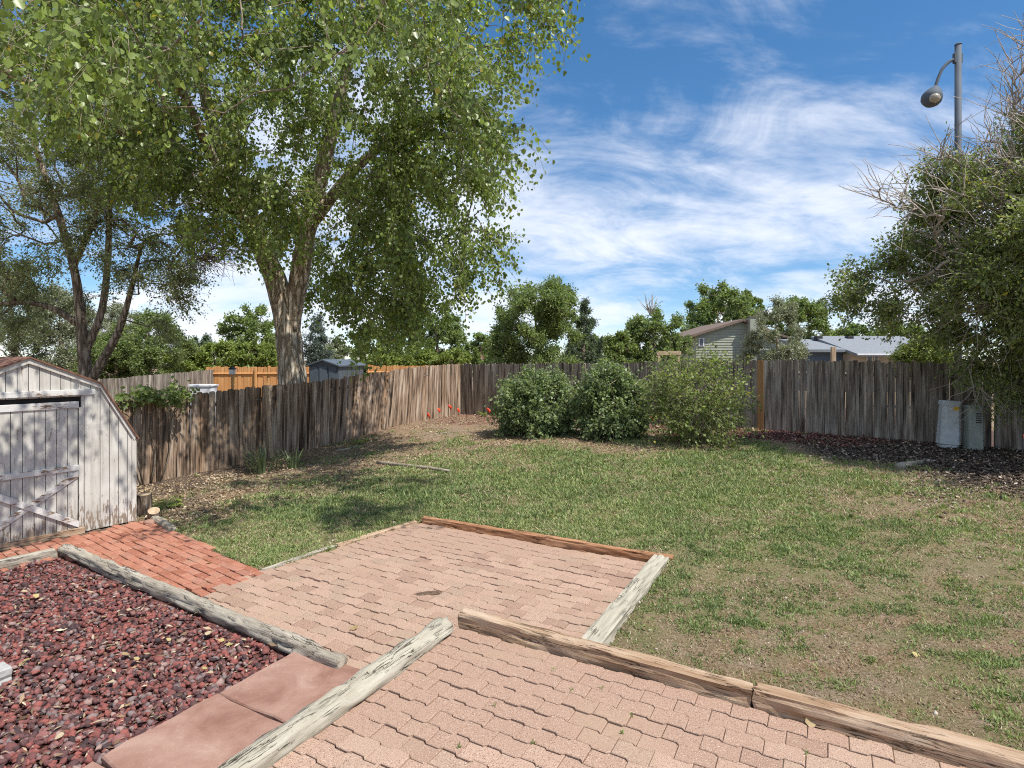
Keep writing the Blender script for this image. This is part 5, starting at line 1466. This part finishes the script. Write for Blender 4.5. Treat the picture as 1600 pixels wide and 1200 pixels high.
hx = lambda u, Y=Yh: (u - 800) / FPX * Y
hzv = lambda v, Y=Yh: CZ + (HOR - v) / FPX * Y
house = tag(empty('sided_house', (hx(1160), Yh, -.2)), 'sage green lap sided house with a sloped brown roof and tall chimney', 'house')
x0, xp, x1 = hx(1088) - hx(1160), hx(1158) - hx(1160), hx(1250) - hx(1160)
ze, zp, zr = hzv(524) + .2, hzv(503) + .2, hzv(540) + .2
wpts = [(x0, 0), (x1, 0), (x1, zr), (xp, zp), (x0, ze)]
add('wall', prism_mesh('wall', wpts, 'y', .05, 9, M['siding']), house)
k = 0
zc_ = .0
while zc_ < zp - .1:                                     # lap boards stand proud of the wall in steps
    def top_at(x_): return ze + (zp - ze) * (x_ - x0) / (xp - x0) if x_ < xp else zp + (zr - zp) * (x_ - xp) / (x1 - xp)
    xa = x0 if zc_ + .2 < ze else x0 + (zc_ + .2 - ze) / (zp - ze) * (xp - x0)
    xb = x1 if zc_ + .2 < zr else xp + (zc_ + .2 - zp) / (zr - zp) * (x1 - xp)
    if xb - xa > .1 and zc_ > 1.0:
        V = [(xa, .045, zc_ + .2), (xb, .045, zc_ + .2), (xb, .0, zc_), (xa, .0, zc_), (xb, .05, zc_), (xa, .05, zc_)]
        add('lap_board', make_mesh('lap_board', V, [(0, 3, 2, 1), (3, 5, 4, 2)], M['siding']), house)
    zc_ += .2
def slope(name, xa, za, xb, zb, parent, mat, y0=-.4, y1=9.4, t=.18):
    return add(name, prism_mesh(name, [(xa, za), (xb, zb), (xb, zb - t), (xa, za - t)], 'y', y0, y1, mat), parent)
rf = slope('roof', x0 - .5, ze + .02, xp + .02, zp + .22, house, M['brown_roof'])
slope('roof', xp + .03, zp + .22, x1 + .4, zr + .1, house, M['brown_roof'])
ch = add('chimney', box_mesh('chimney', hx(1166) - hx(1160), hx(1180) - hx(1160), -.75, .02, 0, hzv(497) + .2, M['siding']), house)
add('chimney_cap', box_mesh('chimney_cap', hx(1165) - hx(1160), hx(1181) - hx(1160), -.8, .05, hzv(497) + .2, hzv(496) + .22, M['brown_roof']), ch)
w_ = add('window', box_mesh('window', hx(1088.5) - hx(1160) + .15, hx(1096) - hx(1160) + .2, -.05, .06, hzv(541) + .2, hzv(528) + .2, M['white']), house)
add('pane', box_mesh('pane', hx(1088.5) - hx(1160) + .22, hx(1096) - hx(1160) + .12, -.06, -.045, hzv(540) + .2, hzv(529) + .2, M['glass']), w_)
# ranch house
Yr = 34.
rx = lambda u: (u - 1350) / FPX * Yr
rz = lambda v: CZ + (HOR - v) / FPX * Yr + .2
ranch = tag(empty('ranch_house', ((1350 - 800) / FPX * Yr, Yr, -.2)), 'low ranch house with a long pale grey shingle roof and blue wall', 'house')
add('wall', box_mesh('wall', rx(1274), rx(1330), .6, 8, 0, rz(546), M['slate_wall']), ranch)
add('wall', box_mesh('wall', rx(1326), rx(1450), -.2, 8, 0, rz(552), M['tan_wall']), ranch)
def roof_sheet(name, ua, ub, v_ridge, v_eave, ye, yr_, ua2=None):
    a0, b0 = rx(ua), rx(ub); e, r_ = rz(v_eave), rz(v_ridge) * 1.
    r_ = r_ + (CZ + .2 - r_) * 0 + (yr_ - ye) / Yr * (r_ - CZ - .2)
    ar = rx(ua2 if ua2 else ua)
    V = [(a0, ye, e), (b0, ye, e), (b0, yr_, r_), (ar, yr_, r_), (a0, ye, e - .16), (b0, ye, e - .16), (b0, yr_, r_ - .16), (ar, yr_, r_ - .16)]
    F_ = [(0, 1, 2, 3), (7, 6, 5, 4), (0, 4, 5, 1), (1, 5, 6, 2), (2, 6, 7, 3), (3, 7, 4, 0)]
    return add(name, fix_normals(make_mesh(name, V, F_, M['grey_roof'])), ranch)
r1 = roof_sheet('roof', 1264, 1326, 530, 546, -.0, 4.0, 1268)
r2 = roof_sheet('roof', 1322, 1480, 526, 553, -1.1, 4.0)
for u in (1287, 1325, 1378):
    add('roof_vent', box_mesh('roof_vent', rx(u) - .2, rx(u) + .2, 3.1, 3.5, rz(530) + .0, rz(530) + .32, M['dark_metal'], .03), r2 if u > 1322 else r1)
for u0, u1 in ((1350, 1359), (1362, 1368)):
    w_ = add('window', box_mesh('window', rx(u0), rx(u1), -.26, -.19, rz(570), rz(555.5), M['white']), ranch)
    add('pane', box_mesh('pane', rx(u0) + .05, rx(u1) - .05, -.28, -.262, rz(569), rz(556.5), M['glass']), w_)
add('fascia', box_mesh('fascia', rx(1322), rx(1480), -1.14, -1.105, rz(555), rz(552.6), M['white']), ranch)
# wooden post in front of the ranch house
tag(add('utility_stake', box_mesh('utility_stake', -.09, .09, -.06, .06, 0, hzv(542, 24) + .1, M['post'], .01), None, (hx(1302, 24), 24, -.1)), 'weathered wooden post standing in front of the blue wall', 'post')
# red roofed cottage far off
Yc = 58.
cot = tag(empty('red_roof_house', (hx(757, Yc), Yc, -.3)), 'small far house with a red roof above the left end of the back fence', 'house')
add('wall', box_mesh('wall', -.9, .9, 0, 3, 0, hzv(560, Yc) + .3, M['tan_wall']), cot)
add('roof', prism_mesh('roof', [(-1.1, hzv(561, Yc) + .3), (1.1, hzv(561, Yc) + .3), (.8, hzv(555, Yc) + .3), (-.7, hzv(555, Yc) + .3)], 'y', -.3, 3.3, M['red_roof']), cot)
add('chimney', box_mesh('chimney', -.55, -.3, .5, .8, hzv(556, Yc), hzv(549, Yc) + .3, M['red_roof']), cot)
# small tan structure behind the airy shrub
gz_ = tag(empty('garden_pergola', (hx(1045, 26), 26, -.1)), 'tan wooden garden arbor top showing above the airy shrub', 'arbor')
add('beam', box_mesh('beam', -.55, .55, -.06, .06, hzv(555, 26) + .1, hzv(549, 26) + .1, M['post'], .01), gz_)
for sx in (-.45, .45): add('post', box_mesh('post', sx - .05, sx + .05, -.05, .05, 0, hzv(555.2, 26) + .1, M['post']), gz_)
# dark metal shed next to the trunk
Ys = 23.5
ms = tag(empty('metal_shed', (hx(483, Ys), Ys, -.5), R(-8)), 'dark blue grey metal garden shed behind the cottonwood trunk', 'shed')
fw, sw = hx(528, Ys) - hx(481, Ys), 2.6
zt_ = hzv(571, Ys) + .5; zpk = hzv(563, Ys) + .5
add('wall', prism_mesh('wall', [(0, 0), (fw, 0), (fw, zt_), (fw / 2, zpk), (0, zt_)], 'y', 0, sw, M['shed_metal']), ms)
for i in range(6):
    y0 = i * sw / 6
    add('side_panel', box_mesh('side_panel', fw - .005, fw + .03, y0 + .02, y0 + sw / 6 - .02, .02, zt_ - .04, M['shed_metal'], .004), ms)
for i in range(3):
    add('door_panel', box_mesh('door_panel', .05 + i * fw / 3, fw / 3 - .04 + i * fw / 3, -.03, .004, .02, zt_ - .05, M['shed_metal'], .004), ms)
for sg in (0, 1):
    a_, b_ = (fw / 2, zpk + .04), ((fw + .12, zt_ + .0) if sg else (-.12, zt_ + .0))
    add('roof', prism_mesh('roof', [a_, b_, (b_[0], b_[1] - .05), (a_[0], a_[1] - .05)], 'y', -.12, sw + .12, M['shed_metal']), ms)
# bird feeder on a post, planter box
bf = tag(empty('bird_feeder', (hx(363, 17.5), 17.5, -.7)), 'small bird feeder on a thin cedar post before the cedar fence', 'bird feeder')
add('post', box_mesh('post', -.03, .03, -.03, .03, 0, hzv(585, 17.5) + .7, M['cedar']), bf)
add('feeder_body', box_mesh('feeder_body', -.07, .07, -.07, .07, hzv(585, 17.5) + .7, hzv(577, 17.5) + .7, M['white'], .01), bf)
add('feeder_roof', prism_mesh('feeder_roof', [(-.11, hzv(577, 17.5) + .7), (.11, hzv(577, 17.5) + .7), (0, hzv(573, 17.5) + .7)], 'y', -.1, .1, M['dark_metal']), bf)
wb = tag(empty('white_bin', (hx(318, 18.5), 18.5, -.7)), 'white plastic storage bin in the neighbor yard', 'bin')
add('body', box_mesh('body', -.35, .35, -.2, .2, 0, hzv(604, 18.5) + .7, M['white'], .02), wb)
add('lid', box_mesh('lid', -.38, .38, -.23, .23, hzv(604, 18.5) + .7, hzv(600.5, 18.5) + .7, M['white'], .015), wb)
print('objects', len(SC.objects), 'tris', sum(len(o.data.loop_triangles) or sum(len(p.vertices) - 2 for p in o.data.polygons) for o in SC.objects if o.type == 'MESH' and o.data.users == 1))
